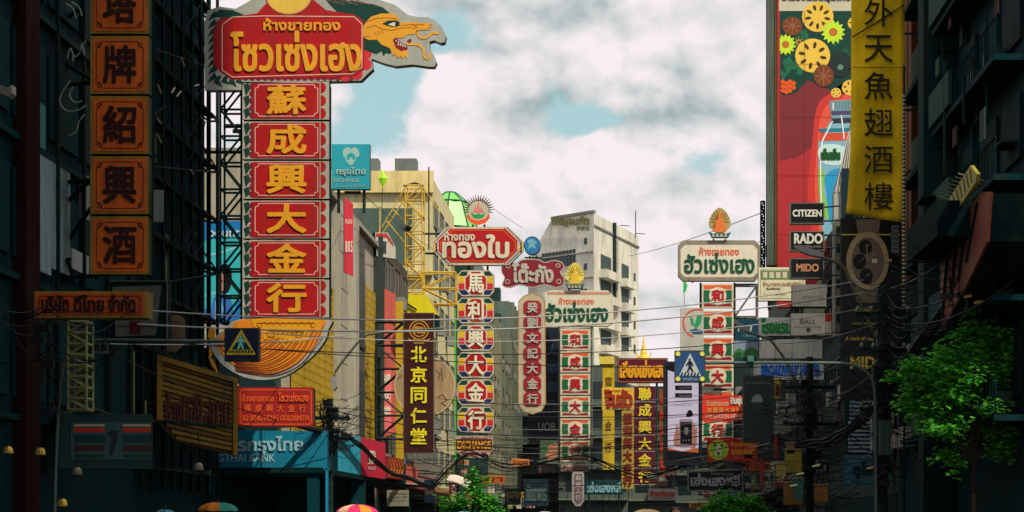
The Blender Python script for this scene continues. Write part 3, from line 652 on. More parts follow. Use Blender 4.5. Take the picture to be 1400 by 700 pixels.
# painted scales down the left edge
fl = []
for i in range(9):
    cy = 24+i*10.5; fl.append([(300-6, cy-9), (288, cy-3), (284, cy+6), (289, cy+2), (297, cy-1)])
fl += [[(292+i*10, 113-(i % 2)), (297+i*10, 104), (303+i*10, 103), (300+i*10, 110), (304+i*10, 119-(i % 2)*3)] for i in range(4)]
fl += [[(290, 22), (300, 13), (318, 14), (333, 20), (322, 25), (305, 24)]]
S.polys('painted_scale', fl, DKGREEN, -.002)
S.ribs('painted_hair', [[(436+i*8, -8), (450+i*8, 1), (462+i*9, 5+i % 2*2)] for i in range(6)], .8, mat(150, 110, 110, 1, .5, .1), -.008)
PINKL = mat(224, 190, 178, 1.2, .5, .1)
for i, ch in enumerate('蘇成興大金行'):
    y0 = 112+54.1*i; y1 = y0+51.5
    pnl = board(S, 'panel', [(331.5, y0), (450, y0), (450, y1), (331.5, y1)], mat(176, 172, 156, 1.15, .5, .25), 0, .25, DSTEEL)
    S.polys('painted_scale', [[(333, y0+4+k*17), (340, y0+1+k*17), (342, y0+10+k*17), (336, y0+20+k*16 if y0+20+k*16 < y1 else y1-1)] for k in range(3)], DKGREEN, -.001, .003, pnl)
    S.polys('red_scallop', [circ(345.5, y0+6.5+k*9.7, 4.8, n=10) for k in range(5)], MAROON, -.001, .004, pnl)
    S.polys('red_half_disc', [circ(438.5, y0+8+k*17.5, 7.2, 7.6, 12, -pi/2, pi/2) for k in range(3)], RED, -.001, .004, pnl)
    S.poly('red_board', rc(346, y0+1.5, 437, y1-1.5), RED, -.007, .005, pnl)
    x0_, x1_, a_, b_ = 349, 434.5, y0+4, y1-4.5
    S.ribs('border', [[(x0_+5, a_), (x1_-5, a_), (x1_-4, a_+3.5), (x1_, a_+5), (x1_, b_-5), (x1_-4, b_-3.5), (x1_-5, b_), (x0_+5, b_), (x0_+4, b_-3.5), (x0_, b_-5), (x0_, a_+5), (x0_+4, a_+3.5)]], .9, PINKL, -.013, .004, pnl, closed=True)
    S.text(ch, 366, y0+6, 418, y1-8, GOLD, -.013, .04, pnl, name='character')
tail = Z([(230, 262), (770, 256), (785, 330), (765, 400), (685, 500), (560, 600), (440, 645), (300, 645), (180, 600), (90, 530), (35, 430), (70, 370), (140, 320)], 280, 380, 4.667)
board(S, 'tail_board', catmull(tail, 3), SILVER, .02, .26, BLACK)
cxm, cym = 375, 455
OR2 = mat(222, 120, 30, G, .5, .15); tl2 = [(cxm+(x-cxm)*.9, 430+(y-430)*.9+1) for x, y in tail]
S.poly('tail', tl2, OR2, .016, .01, smooth=3)
DKL = mat(110, 44, 26, 1.1, .5, .1)
strands = []
C0 = [(318, 486), (340, 480), (362, 466), (380, 450)]; C1 = [(322, 507), (374, 513), (416, 492), (440, 446)]
for i in range(15):
    t = i/14; strands.append(catmull([(a_[0]+(b_[0]-a_[0])*t+(i % 3), a_[1]+(b_[1]-a_[1])*t) for a_, b_ in zip(C0, C1)], 5, False))
strands += [catmull([(300+i*3, 470-i*4), (306+i*4, 480-i*3), (318+i*5, 484-i*4)], 4, False) for i in range(4)]
S.ribs('tail_strand', strands, 1.0, DKL, .005, .006)
S.poly('scroll', Z([(300, 262), (745, 262), (740, 330), (690, 345), (660, 400), (540, 415), (515, 445), (480, 410), (380, 390), (350, 330), (310, 310)], 280, 380, 4.667), GOLD, .002, .004)
S.ribs('scroll_line', [Z(l, 280, 380, 4.667) for l in ([(330, 290), (700, 290)], [(330, 300), (360, 330), (560, 345), (700, 330)], circ(420, 360, 24, 20, 10), circ(600, 362, 24, 20, 10), circ(350, 300, 16, 16, 8), circ(690, 300, 16, 16, 8), [(440, 390), (510, 415), (580, 392)])]+[Z(circ(380+i*40, 300, 20, 16, 8, pi, 2*pi), 280, 380, 4.667) for i in range(8)], .8, mat(150, 70, 24, 1.1, .5, .1), -.004, .003)
S.polys('flame', [Z(l, 280, 380, 4.667) for l in ([(30, 320), (70, 330), (60, 400), (20, 380)], [(25, 500), (45, 560), (85, 610), (70, 560), (50, 520)], [(165, 645), (200, 650), (220, 690), (185, 688)], [(30, 430), (50, 490), (30, 520)])], GOLD, .01, .05)
S.truss('truss', 300, 112, 329, 440, 9, .03, DSTEEL, .5, .1); S.truss('truss', 300, 55, 560, 62, 14, .03, DSTEEL, .3, .32)
S.truss('truss', 334, 112, 446, 436, 6, .035, DSTEEL, .3, .3)
S.rods('dish', [[(305, 169, .3), (329, 169, .3)], [(315, 176, .3), (328, 176, .3)]], .06, STEEL)

# ---- 2. orange character column sign
OB = mat(206, 84, 24, 1.8, .55, .4); OK_ = mat(52, 22, 20, 1, .6, .2); OY = mat(170, 130, 40, 1.1, .55, .5)
S = Sign('character_column_sign', 'tall dim orange column sign with five dark Chinese characters hung on the dark left facade', 'shop sign', 163, 190, 35)
for i, ch in enumerate('塔牌紹興酒'):
    y0 = -33+82.2*i; y1 = y0+79; pn = board(S, 'panel', rc(123.5, y0, 203, y1), OY, 0, .35, mat(60, 60, 30, 1, .6, .4))
    if ch == '塔': y1 = 48
    S.rect('orange_board', 128, y0+4, 200, y0+75.5, OB, -.002, .01, pn)
    a, c, d, e_ = 132, y0+8, 196, y0+71.5
    S.ribs('border', [[(a+7, c), (d-7, c), (d-7, c+4), (d-4, c+4), (d-4, c+8), (d, c+8), (d, e_-8), (d-4, e_-8), (d-4, e_-4), (d-7, e_-4), (d-7, e_), (a+7, e_), (a+7, e_-4), (a+4, e_-4), (a+4, e_-8), (a, e_-8), (a, c+8), (a+4, c+8), (a+4, c+4), (a+7, c+4)]], 1.0, OK_, -.013, .003, pn, closed=True)
    S.ribs('corner_scroll', [circ(x_, y_, 3, 3, 8) for x_ in (a+4, d-4) for y_ in (c+4, e_-4)], .9, OK_, -.017, .003, pn, closed=True)
    S.text(ch, 142, y0+14, 186, y0+64, OK_, -.013, .024, pn, name='character')
S.rods('frame_pole', [[(124, -30, .4), (124, 378, .4)], [(203, -30, .3), (203, 378, .3)]], .05, DSTEEL)
S.rods('strut', [[(124, 107, .3), (20, 106, .9)], [(124, 107, .3), (22, 40, 1.2)], [(22, 42, 1.1), (95, 0, .6)], [(120, 242, .3), (-5, 243, .9)], [(120, 240, .3), (30, 304, .9)], [(-5, 290, .9), (85, 350, .5)], [(118, 281, .3), (52, 350, .9)], [(120, 374, .3), (32, 374, .9)], [(85, 350, .3), (95, 380, .3)]], .045, DSTEEL)
S.rods('bracket_highlight', [[(18, 305, .7), (80, 347, .5)]], .03, mat(150, 150, 110, 1, .5, .3))
S.rect('tin_sheet', 205, 256, 218, 300, mat(120, 136, 136, 1, .5, .4), .3, .03)
# neon scribble
S = Sign('neon_tube_lettering', 'unlit curly pale neon tubing fixed to the dark left facade', 'neon sign', 100, 120, 33.5)
cv = lambda l: [(x, y, 0) for x, y in catmull(l, 4, False)]
for l in ([(92, 80), (96, 66), (102, 78), (110, 70), (112, 60), (116, 76)], [(96, 110), (86, 125), (82, 140), (92, 152), (108, 150), (118, 144)], [(100, 118), (95, 130), (102, 140), (112, 138)], [(116, 156), (108, 166), (104, 180), (94, 185)], [(90, 5), (100, 12), (104, 25)], [(98, 3), (108, 10), (112, 22)], [(100, 72), (100, 84)], [(112, 62), (118, 56)]):
    S.rods('tube', [cv(l)], .016, mat(130, 140, 130, 1, .4, .2), n=5)
# ---- floodlight arm on the far left
S = Sign('floodlight', 'small silver floodlight on an arm poking in at the left edge', 'floodlight', 8, 126, 30.2)
S.rods('arm', [[(-12, 116, .3), (6, 124, 0)]], .03, STEEL); S.poly('lamp_housing', [(0, 118), (16, 124), (22, 120), (22, 131), (16, 136), (0, 128)], mat(150, 152, 140, 1, .4, .3), 0, .22)

# ---- 3. orange company sign
S = Sign('company_sign', 'long dim orange sign with dark Thai lettering across the lower left', 'shop sign', 125, 416, 32.3)
board(S, 'box', rc(47, 398, 201, 434.5), OY, 0, .4, mat(120, 104, 40, 1, .6, .4)); S.rect('orange_board', 50, 401.5, 196, 431, mat(176, 74, 24, 1.6, .55, .4), -.002, .01)
frame_lines(S, 54, 405, 192, 428, .9, OK_, -.013, c=3)
for t, a, c in (('บริษัท', 58, 94), ('ดีไทย', 102, 142), ('จำกัด', 149, 185)): S.text(t, a, 404, c, 426, OK_, -.013, .04)
# ---- 4. white light box
S = Sign('light_box_sign', 'pale trapezoid light box sign in a dark frame behind the orange company sign', 'shop sign', 192, 424, 38.5)
board(S, 'frame', rc(149, 383, 229, 466), DARK, .05, .3); S.ribs('frame_edge', [[(150, 384), (228, 384), (228, 464)]], 1.6, mat(110, 124, 118, 1, .4, .3), .04, .02)
S.poly('light_panel', [(153, 392), (220, 390), (212, 458), (158, 460)], mat(116, 120, 108, 1.1, .5, .3), .046, .02)
S.rect('red_square', 177, 439, 192, 456, mat(110, 30, 30, 1, .5, .3), .02); S.rect('red_mark', 200, 400, 207, 414, mat(110, 30, 30, 1, .5, .3), .02)
S.ribs('print_line', [[(160, 446), (212, 446)], [(200, 428), (208, 428)]], 1.5, mat(60, 70, 66, 1, .5, .2), .02)
# ---- 5. convenience sign
S = Sign('striped_shop_fascia', 'unlit teal fascia with stripes and a numeral plate above the dark lower left shop', 'shop sign', 140, 605, 34.5, radians(24))
board(S, 'fascia', rc(77, 566, 209, 641), mat(20, 66, 64, .8, .5, .3), 0, .5); S.rect('light_panel', 97, 577, 206, 628, mat(40, 92, 90, .8, .4, .2), -.002, .01)
for (ya, yb, m) in ((580, 583, mat(180, 176, 130, 1, .5, .2)), (585, 591, mat(190, 50, 30, 1, .5, .2)), (595, 605, mat(16, 56, 60, 1, .5, .2)), (609, 617, mat(70, 36, 44, 1, .5, .2)), (621, 626, mat(16, 62, 56, 1, .5, .2))):
    S.rect('stripe', 101, ya, 143, yb, m, -.013); S.rect('stripe', 168, ya, 206, yb, m, -.013)
S.text('7', 150, 590, 161, 620, mat(30, 40, 56, 1, .5, .2), -.013, .05)
# ---- 6. gold slatted sign
S = Sign('gold_slatted_sign', 'dim gold slatted signboard slanting towards the street with dark red lettering', 'shop sign', 265, 550, 42, radians(38))
GS = mat(140, 108, 26, 1.0, .55, .5); GS2 = mat(112, 86, 22, .9, .55, .5)
board(S, 'back_board', [(214, 490), (320, 522), (320, 622), (240, 604), (218, 580), (214, 576)], mat(70, 52, 18, 1, .6, .4), 0, .12)
for i in range(15):
    t = i/15; u = (i+.72)/15; xl = 219+max(0, i-11)*7
    S.poly('slat', [(xl, 493+t*104+(xl-219)*.3), (316, 524+t*94), (316, 524+u*94), (xl, 493+u*104+(xl-219)*.3)], GS if i % 3 else GS2, -.001, .06)
S.poly('side_post', [(212, 488), (219, 491), (219, 580), (212, 577)], GS, -.001, .12); S.poly('side_post', [(316, 521), (322, 523), (322, 624), (316, 622)], GS, -.001, .12); S.poly('top_rail', [(212, 485), (322, 518), (322, 525), (212, 492)], GS, -.001, .14)
for k, (t, a, c) in enumerate((('ห้าง', 224, 246), ('ทอง', 248, 274), ('สยาม', 278, 312))):
    S.text(t, a, 536+k*6, c, 578+k*3, mat(80, 26, 26, 1, .5, .3), -.07, .02)
S.ribs('mid_rail', [[(218, 575), (318, 585)]], 2.5, DARK, -.08, .04)
# ---- lattice mast (pale green) and others
S = Sign('lattice_mast', 'pale green lattice mast below the orange company sign', 'mast', 105, 515, 33.5)
S.truss('truss', 93, 440, 118, 560, 8, .03, mat(140, 150, 96, 1, .6, .4), .4)
for (x, y) in ((183, 533), (199, 540)):
    S = Sign('thin_post', 'thin pale post above the striped fascia, %s of two' % ('left' if x < 190 else 'right'), 'post', x, 560, 36.5)
    S.rods('pole', [[(x, 480 if x < 190 else 548, 0), (x, 575, 0)]], .025, mat(120, 126, 90, 1, .5, .3)); S.rods('collar', [[(x, 572, 0), (x, 577, 0)]], .06, STEEL)
S = Sign('cardboard_price_board', 'small whitish lettered board beside the pale green lattice mast', 'sign', 133, 473, 34)
board(S, 'board', rc(119, 464, 148, 483), mat(110, 116, 112, .9, .6, .4), 0, .05); S.text('ราคา ส่ง', 121, 467, 146, 479, DARK, -.001, .02)
S = Sign('patterned_shop_sign', 'small arched sign with pinkish print behind the pale light box', 'shop sign', 240, 450, 41)
board(S, 'board', [(228, 480), (228, 434), (234, 430), (246, 431), (253, 438), (253, 470), (240, 482)], mat(150, 128, 96, .8, .6, .4), 0, .15); S.ribs('print', [circ(240, 448, 7, 9, 10), [(232, 465), (248, 462)], [(233, 440), (247, 440)], [(235, 455), (246, 446)]], 1.1, mat(120, 50, 44, 1, .5, .3), -.001)
# brass lanterns in the dark
for i, (x, y, n) in enumerate(((11, 616, 3), (55, 618, 4), (85, 688, 3), (105, 645, 2), (271, 639, 2))):
    S = Sign('brass_lantern', ('small cluster of brass lantern ribs glinting at the left edge', 'small cluster of brass lantern ribs under the left end of the striped fascia', 'brass lantern glinting near the bottom left corner', 'faint brass lantern below the striped fascia', 'pale lamp hanging under the gold slatted sign')[i], 'lantern', x, y, 30-i*.3, group='brass lanterns in the dark shops')
    BRS = mat(226, 166, 60, 1.5, .35, .3, metal=.3); V, Fc = [], []; rr = .09
    for (q, z_) in ((.02, .1), (.5, .09), (.85, .04), (1, -.03), (.96, -.06)): V += [(q*rr*cos(2*pi*k/14), q*rr*sin(2*pi*k/14), z_*.8) for k in range(14)]
    for j in range(4):
        for k in range(14): Fc.append((j*14+k, j*14+(k+1) % 14, (j+1)*14+(k+1) % 14, (j+1)*14+k))
    link('shade', mesh('shade', V, Fc, BRS if n > 2 else mat(120, 112, 80, 1.0, .4, .2), smooth=True), S.e)
    for k in range(n):
        V, Fc = [], []; a_ = -pi*.75+k*.5; tubevf([(rr*q*cos(a_), rr*q*sin(a_), z_) for q, z_ in ((.1, .085), (.55, .076), (.9, .03), (1.03, -.03))], .006, V, Fc, 5); link('rib', mesh('rib', V, Fc, DARK), S.e)
    V, Fc = [], []; tubevf([(0, 0, .08), (0, 0, .6)], .008, V, Fc, 5); link('chain', mesh('chain', V, Fc, DSTEEL), S.e)
# ---- 8/28. crossing signs on curved masts
def mast(label, pts, D, r, sign_fn, group='curved traffic masts'):
    S = Sign('traffic_mast', label, 'traffic mast', pts[0][0], pts[0][1], D)
    pp = [(x, y, 0) for x, y in catmull(pts, 5, False)]
    S.rods('pole', [pp], r, mat(84, 104, 100, 1, .4, .5, .4), n=10); return S
Lm = mast('curved grey traffic mast carrying the yellow triangle crossing sign on the left', [(312, 466.5), (240, 466), (150, 465), (115, 467), (96, 476), (86, 500), (80, 560), (76, 640), (74, 731)], 34, .035, None)
Rm = mast('curved grey traffic mast carrying the blue crossing sign on the right', [(944, 497), (1020, 496), (1110, 496), (1155, 497), (1176, 503), (1190, 516), (1196, 540), (1197, 640), (1197, 770)], 42, .036, None)
Rm.rods('clamp', [[(1022, 495, 0), (1030, 495, 0)]], .16, mat(40, 100, 84, 1, .5, .3)); Rm.rods('base_flange', [[(1197, 757, 0), (1197, 770, 0)]], .2, STEEL)
Rm.box('control_box', 1203, 575, 1217, 622, -.15, .2, mat(40, 66, 58, 1, .6, .4))
S = Sign('crossing_sign', 'navy box sign with yellow triangle and turquoise walking figure', 'traffic sign', 332, 472, 34)
board(S, 'box', rc(309, 449.5, 355.5, 494.5), mat(16, 40, 72, 1, .5, .2), -.14, .2, STEEL); frame_lines(S, 310.5, 451, 354, 493, 1.2, mat(40, 60, 70, 1, .5, .2), -.141)
S.poly('triangle', [(332, 451), (352, 486), (311.5, 486)], mat(226, 190, 44, 1.3, .5, .1), -.142, .006); S.poly('triangle_panel', [(332, 458), (345, 479), (319, 479)], mat(14, 60, 80, 1, .5, .1), -.149, .004)
FIGM = mat(120, 226, 190, 1.4, .4, .05)
S.polys('walking_figure', [circ(331.5, 461.5, 1.8, n=8), [(329.5, 463.5), (334, 463.5), (338, 469), (336.5, 470), (333.5, 467), (334, 471), (336, 478.5), (333.5, 478.5), (331.5, 473), (329, 478.5), (326.5, 478.5), (329, 471), (329.5, 467), (326.5, 470), (325.5, 469)]], FIGM, -.154, .004)
S.polys('stripe', [rc(316+i*4.2, 480, 318.6+i*4.2, 483.5) for i in range(8)], mat(40, 44, 20, 1, .5, .1), -.149, .004)
S = Sign('crossing_sign', 'blue sign with white triangle, walking figure, zebra stripes and four yellow corner lamps', 'traffic sign', 942, 502, 42)
board(S, 'box', rc(922, 480.5, 964, 523.5), mat(34, 74, 130, 1.1, .4, .15), -.2, .2, STEEL); frame_lines(S, 923, 481.5, 963, 522.5, .9, mat(70, 84, 70, 1, .5, .2), -.201)
S.polys('corner_lamp', [circ(x, y, 3.2, n=12) for x in (926.5, 959.5) for y in (485, 519)], mat(226, 216, 70, 1.3, .4, .1), -.203, .02)
S.poly('triangle', [(943, 484), (958, 515), (928, 515)], mat(190, 200, 196, 1.1, .5, .1), -.202, .005)
S.polys('walking_figure', [circ(942.5, 493, 1.7, n=8), [(940.5, 495), (945, 495), (948, 501), (946.5, 502), (944.5, 499), (945, 503), (948, 509), (946, 510), (943, 505), (940.5, 510), (938, 510), (941, 503), (940.5, 499), (938, 502), (937, 500.5)]], mat(12, 26, 60, 1, .5, .1), -.208, .004)
S.polys('stripe', [[(931+i*4.4+1, 510), (933.5+i*4.4, 510), (932.6+i*4.4, 515), (929.6+i*4.4, 515)] for i in range(6)], mat(12, 26, 60, 1, .5, .1), -.208, .004)
S.text('คนข้าม', 934, 516.5, 952, 521, mat(150, 190, 210, 1, .5, .1), -.202, .02)

# ---- 9. goldsmith sign
S = Sign('goldsmith_sign', 'small orange-red sign with three lines of lettering under the dragon tail', 'shop sign', 376, 556, 45.6)
RO = mat(232, 84, 40, 1.4, .5, .1); board(S, 'box', chamf(325, 529.5, 429, 583, 2), mat(148, 34, 32, 1.4, .5, .2), 0, .25, DARK); frame_lines(S, 328.5, 533, 425.5, 580, 1.4, RO, -.001, c=2.5)
S.text('ห้างขายทอง', 331, 539, 374, 549, RO, -.001, .035); S.text('โซวเซ่งเฮง', 381, 537, 422, 549, RO, -.001, .035)
for i, ch in enumerate('蘇成興大金行'): S.text(ch, 334+i*15, 553, 343+i*15, 563, RO, -.001, .03, name='character')
S.text('SO SENG HENG GOLDSMITH', 331, 568, 422, 575, RO, -.001, .05)
# ---- 10. bank awning
S = Sign('bank_fascia', 'wide turquoise fabric fascia with pale Thai lettering below the red goldsmith sign', 'fascia', 378, 615, 49.5)
TQ = mat(20, 128, 160, 1.05, .6, .2, scale=.8); LT = mat(150, 196, 204, 1.1, .5, .1)
board(S, 'fascia_panel', rc(213, 589, 447.5, 643), TQ, 0, .9, mat(10, 80, 104, 1, .6, .2))
S.ribs('seam', [[(x, 590), (x, 642.5)] for x in (262, 318, 362, 404)], .4, mat(14, 104, 132, 1, .6, .1), -.001)
S.text('ธนาคารกรุงไทย', 262, 597, 414, 622, LT, -.001, .03); S.text('KRUNGTHAI BANK', 262, 621, 376, 631, LT, -.001, .03)
# ---- 11. rooftop exchange sign
S = Sign('rooftop_sign', 'square teal rooftop sign with pale bird emblem right of the dragon sign', 'sign', 479, 227, 64)
board(S, 'box', rc(453.5, 197, 505.5, 258.5), mat(16, 150, 166, 1.15, .45, .12), 0, .3, mat(20, 80, 84, 1, .5, .2)); SG = mat(150, 186, 178, 1.1, .5, .1)
S.poly('emblem', catmull([(469, 212), (470, 204), (477, 201), (480, 204), (484, 201), (490, 205), (491, 213), (487, 216), (485, 221), (480, 226), (474, 221), (472, 216)], 3), SG, -.001); S.poly('emblem_cutout', catmull([(474, 213), (480, 209), (486, 213), (484, 219), (480, 214), (476, 219)], 3), mat(16, 150, 166, 1.15, .45, .12), -.008)
S.text('กรุงไทย', 460, 229, 500, 241, SG, -.001, .03); S.text('EXCHANGE', 457, 244, 491, 249, SG, -.001, .02); S.text('แลกเงิน 外币兑换', 458, 253, 500, 256, SG, -.001, .01)
S.rods('leg', [[(462, 258, .2), (462, 290, .2)], [(497, 258, .2), (497, 290, .2)], [(470, 262, .2), (492, 262, .2)]], .06, STEEL)
# diamond
S = Sign('diamond_finial', 'bright green diamond shaped marker on a thin mast against the clouds', 'marker', 523, 244, 70)
V, Fc = [], []; pts = [S.L(517, 244), S.L(523, 232), S.L(530.5, 244), S.L(523, 257)]; cx = S.L(523, 244)
for x, z in pts: V.append((x, 0, z))
V += [(cx[0]+.02, -.12, cx[1]), (cx[0], .12, cx[1])]
Fc += [(0, 1, 4), (1, 2, 4), (2, 3, 4), (3, 0, 4), (1, 0, 5), (2, 1, 5), (3, 2, 5), (0, 3, 5)]
link('diamond', mesh('diamond', V, Fc, mat(150, 216, 24, 1.3, .4, .1)), S.e); S.rods('mast', [[(523, 257, 0), (521, 330, 0)]], .015, STEEL)
# ---- 13. blue billboard with woman
S = Sign('poster_billboard', 'blue and turquoise billboard with a dark-haired woman seen through the steel truss', 'billboard', 312, 380, 54)
board(S, 'board', rc(270, 302, 329, 441), mat(28, 120, 190, 1.2, .5, .15), 0, .3); S.poly('light_area', [(270, 330), (329, 322), (329, 400), (318, 430), (270, 420)], mat(60, 190, 200, 1.1, .5, .1), -.001)
S.ribs('light_swoosh', [catmull([(272, 350), (300, 346), (329, 336)], 4, False), catmull([(272, 408), (300, 400), (329, 410)], 4, False)], 3, mat(130, 214, 224, 1.1, .5, .1), -.007)
S.text('bount', 286, 312, 328, 324, mat(190, 220, 220, 1.1, .5, .1), -.008, .03)
S.poly('hair', catmull([(299, 372), (302, 363), (310, 361), (316, 368), (317, 384), (313, 398), (306, 402), (298, 394)], 3), mat(34, 24, 28, 1, .5, .1), -.008, .004); S.poly('face', catmull([(299, 374), (305, 370), (309, 378), (307, 394), (302, 399), (297, 392)], 3), mat(176, 130, 110, 1.1, .5, .1), -.013, .004)
S.disc('eye', 303.5, 384, 1.3, 1.0, BLACK, -.019); S.poly('shirt', catmull([(292, 408), (306, 402), (316, 410), (318, 441), (290, 441)], 2), mat(60, 120, 200, 1.1, .5, .1), -.008, .003)
S.poly('arm', [(294, 412), (302, 406), (306, 424), (298, 440), (294, 436)], mat(120, 180, 220, 1.1, .5, .1), -.013, .003)
S.poly('orange_shape', [(282, 441-6), (296, 436), (300, 441), (282, 441)], ORANGE, -.014)
S = Sign('cream_gable', 'cream building with gold lettering glimpsed behind the truss under the dragon board', 'building', 315, 300, 80)
e_ = board(S, 'wall', rc(262, 222, 331, 700+20), mat(196, 190, 160, 1.1, .8, .3), 0, 8, mat(160, 150, 120, 1, .8, .3)); S.box('ledge', 262, 246, 331, 252, -.4, -.01, mat(130, 128, 110, 1, .8, .3)); S.box('ledge', 262, 262, 331, 264, -.3, -.01, GREY)
S.rect('fascia', 263, 272, 330, 296, mat(150, 130, 90, 1, .7, .3), -.002, .1); S.text('แลง', 300, 276, 329, 293, mat(60, 50, 20, 1, .5, .2), -.11, .05)
for k in range(3): S.rect('window', 268+k*20, 226, 282+k*20, 240, GLASS, -.002, .05)
S = Sign('red_vertical_banner', 'tall faded red vertical banner at the top of the beige building', 'banner', 476, 325, 64, radians(35))
board(S, 'cloth', [(470.5, 270), (483, 279), (483, 378), (470.5, 372)], mat(196, 50, 66, 1.2, .6, .25), 0, .05); S.text('ทอง', 472, 300, 481, 306, PINKL, -.001, .02); S.text('8 0 5', 472, 330, 481, 345, PINKL, -.001, .03)
# ---- 15. yellow lattice tower
YT = mat(206, 168, 56, 1.2, .5, .3)
S = Sign('rooftop_lattice_tower', 'yellow steel lattice tower with raking brace in front of the cream yellow building', 'lattice tower', 564, 330, 98)
S.truss('truss', 554, 253, 577, 420, 8, .035, YT, 1.1); S.rods('rake', [[(553, 253, .5), (515, 318, .5)], [(557, 262, .5), (522, 316, .5)], [(545, 268, .5), (552, 280, .5)], [(536, 285, .5), (552, 300, .5)], [(527, 300, .5), (552, 330, .5)], [(577, 253, .5), (598, 286, .5)]], .035, YT)
S.rods('top_brace', [[(552, 254, 0), (566, 248, .5), (578, 254, 0)]], .06, STEEL); S.rods('mast', [[(585, 226, .5), (585, 340, .5)]], .04, DSTEEL)
S.truss('truss', 578, 372, 623, 416, 2, .04, YT, .6); S.rods('lamp_arm', [[(553, 312, -.3), (560, 316, -.8)]], .2, BLACK)
S = Sign('yellow_canopy', 'bright yellow pitched canopy at the foot of the lattice tower', 'canopy', 560, 415, 90)
board(S, 'canopy_face', [(540, 403), (583, 403), (597, 430), (540, 430)], mat(226, 200, 24, 1.3, .6, .15), 0, 2.5, mat(180, 150, 20, 1, .6, .2)); S.rods('mast', [[(551, 405, -.1), (551, 450, -.1)], [(551, 412, -.1), (538, 425, -.1)], [(551, 412, -.1), (570, 424, -.1)]], .05, DSTEEL); S.poly('shadow_sheet', rc(540, 431, 600, 452), DARK, .5, .3)  # dark sheet drawn as the shadow under the canopy
S = Sign('red_side_sign', 'faded pink-red vertical sign fixed edge-on between gold screens and the brown banner', 'shop sign', 530, 480, 78.5, radians(30))
board(S, 'box', [(520, 392), (541, 402), (541, 590), (520, 602)], mat(196, 92, 80, 1.15, .55, .35), 0, .15)
S.rect('pink_panel', 522, 505, 535, 590, mat(220, 110, 110, 1.2, .5, .2), -.001); S.text('福', 524, 512, 533, 524, WHITE, -.008, .03); S.text('安', 524, 534, 533, 546, WHITE, -.008, .03); S.text('堂', 524, 556, 533, 568, WHITE, -.008, .03)
S = Sign('steel_sign_bracket', 'dark lattice bracket left of the brown character banner', 'bracket', 535, 500, 74)
S.truss('truss', 514, 440, 552, 600, 5, .035, STEEL, .3)
S = Sign('yellow_post', 'yellow painted column left of the brown character banner', 'column', 546, 500, 76)
S.box('pole', 541, 412, 551, 640, 0, .3, mat(206, 170, 40, 1.1, .6, .3)); S.box('collar', 540, 470, 552, 474, -.02, .32, STEEL)
S = Sign('square_window_sign', 'pale framed sign with reddish top on the narrow brick shophouse', 'shop sign', 524, 340, 78, radians(50))
board(S, 'box', [(513, 318), (530, 318), (541, 338), (541, 354), (515, 350)], mat(190, 184, 170, 1.1, .5, .2), 0, .2); S.rect('dark_picture', 516, 330, 528, 347, mat(60, 72, 66, 1, .4, .2), -.001); S.poly('red_band', [(514, 319), (529, 319), (538, 334), (538, 338), (528, 325), (514, 324)], mat(176, 60, 56, 1.1, .5, .2), -.001)
# ---- 16. brown banner
BR = mat(66, 26, 26, 1.05, .55, .3); GY = mat(226, 200, 40, 1.3, .5, .1)
S = Sign('character_banner', 'dark brown vertical banner with gold seal and five yellow Chinese characters', 'banner', 572, 523, 68)
board(S, 'board', rc(551.5, 427.5, 593.5, 620), BR, 0, .15, mat(130, 130, 110, 1, .5, .3)); S.ribs('rim', [rc(552, 428, 593, 619.5)], .8, mat(120, 110, 90, 1, .5, .2), -.001, closed=True)
S.ribs('seal', [circ(573, 451, 13, 13, 20), circ(573, 451, 9, 9, 16)], 1.3, mat(200, 150, 50, 1.2, .5, .1), -.001, closed=True); S.text('同仁', 567, 446, 579, 456, mat(200, 150, 50, 1.2, .5, .1), -.001, .04); S.ribs('seal_scroll', [[(558, 463), (564, 466), (568, 463)], [(588, 463), (582, 466), (578, 463)], [(566, 469), (580, 469)]], 1.1, mat(200, 150, 50, 1.2, .5, .1), -.001)
for i, ch in enumerate('北京同仁堂'): S.text(ch, 562, 474+28*i, 583, 495+28*i, GY, -.001, .03, name='character')
# ---- 17. round drum sign
S = Sign('round_sign', 'large round cream disc sign partly hidden behind the brown character banner', 'shop sign', 582, 529, 71)
S.disc('disc', 582, 529, 42, 42, mat(176, 150, 112, 1.1, .6, .3), 0, .3, n=36); S.ribs('rim', [circ(582, 529, 41, 41, 32)], 1.3, mat(210, 196, 160, 1.1, .5, .2), -.301, closed=True)
S.ribs('drawing', [[(597, 507), (603, 512), (600, 520)], [(598, 545), (606, 540), (612, 548), (604, 552), (612, 556)], [(544, 520), (550, 514)], [(604, 505), (606, 522)]], .9, OK_, -.301)
# ---- 18. octagonal red sign with emblem and column
S = Sign('octagonal_shop_sign', 'red octagonal sign with white lettering and sunburst emblem over striped character panels', 'shop sign', 653, 400, 76)
board(S, 'board', chamf(591.5, 310, 715.5, 362.5, 20), mat(200, 190, 160, 1.15, .5, .2), 0, .3, DSTEEL)
NV = mat(30, 40, 100, 1.1, .5, .1)
for a, m in ((1.8, NV), (4.2, WHITE), (5.6, RED), (7.6, WHITE)):
    for (sx, sy) in ((1, 1), (-1, 1), (1, -1), (-1, -1)):
        cx0 = 591.5 if sx > 0 else 715.5; cy0 = 310 if sy > 0 else 362.5; w_ = 1.6
        S.poly('corner_stripe', [(cx0+sx*(20+a), cy0+sy*1), (cx0+sx*(20+a+w_), cy0+sy*1), (cx0+sx*1, cy0+sy*(20+a+w_)), (cx0+sx*1, cy0+sy*(20+a))], m, -.001-a*.0001)
for (x, m) in ((593, YEL), (595.8, BLACK), (711.5, BLACK), (713, YEL)): S.rect('side_stripe', x, 332, x+1.8, 341 if 0 else 345, m, -.0075)
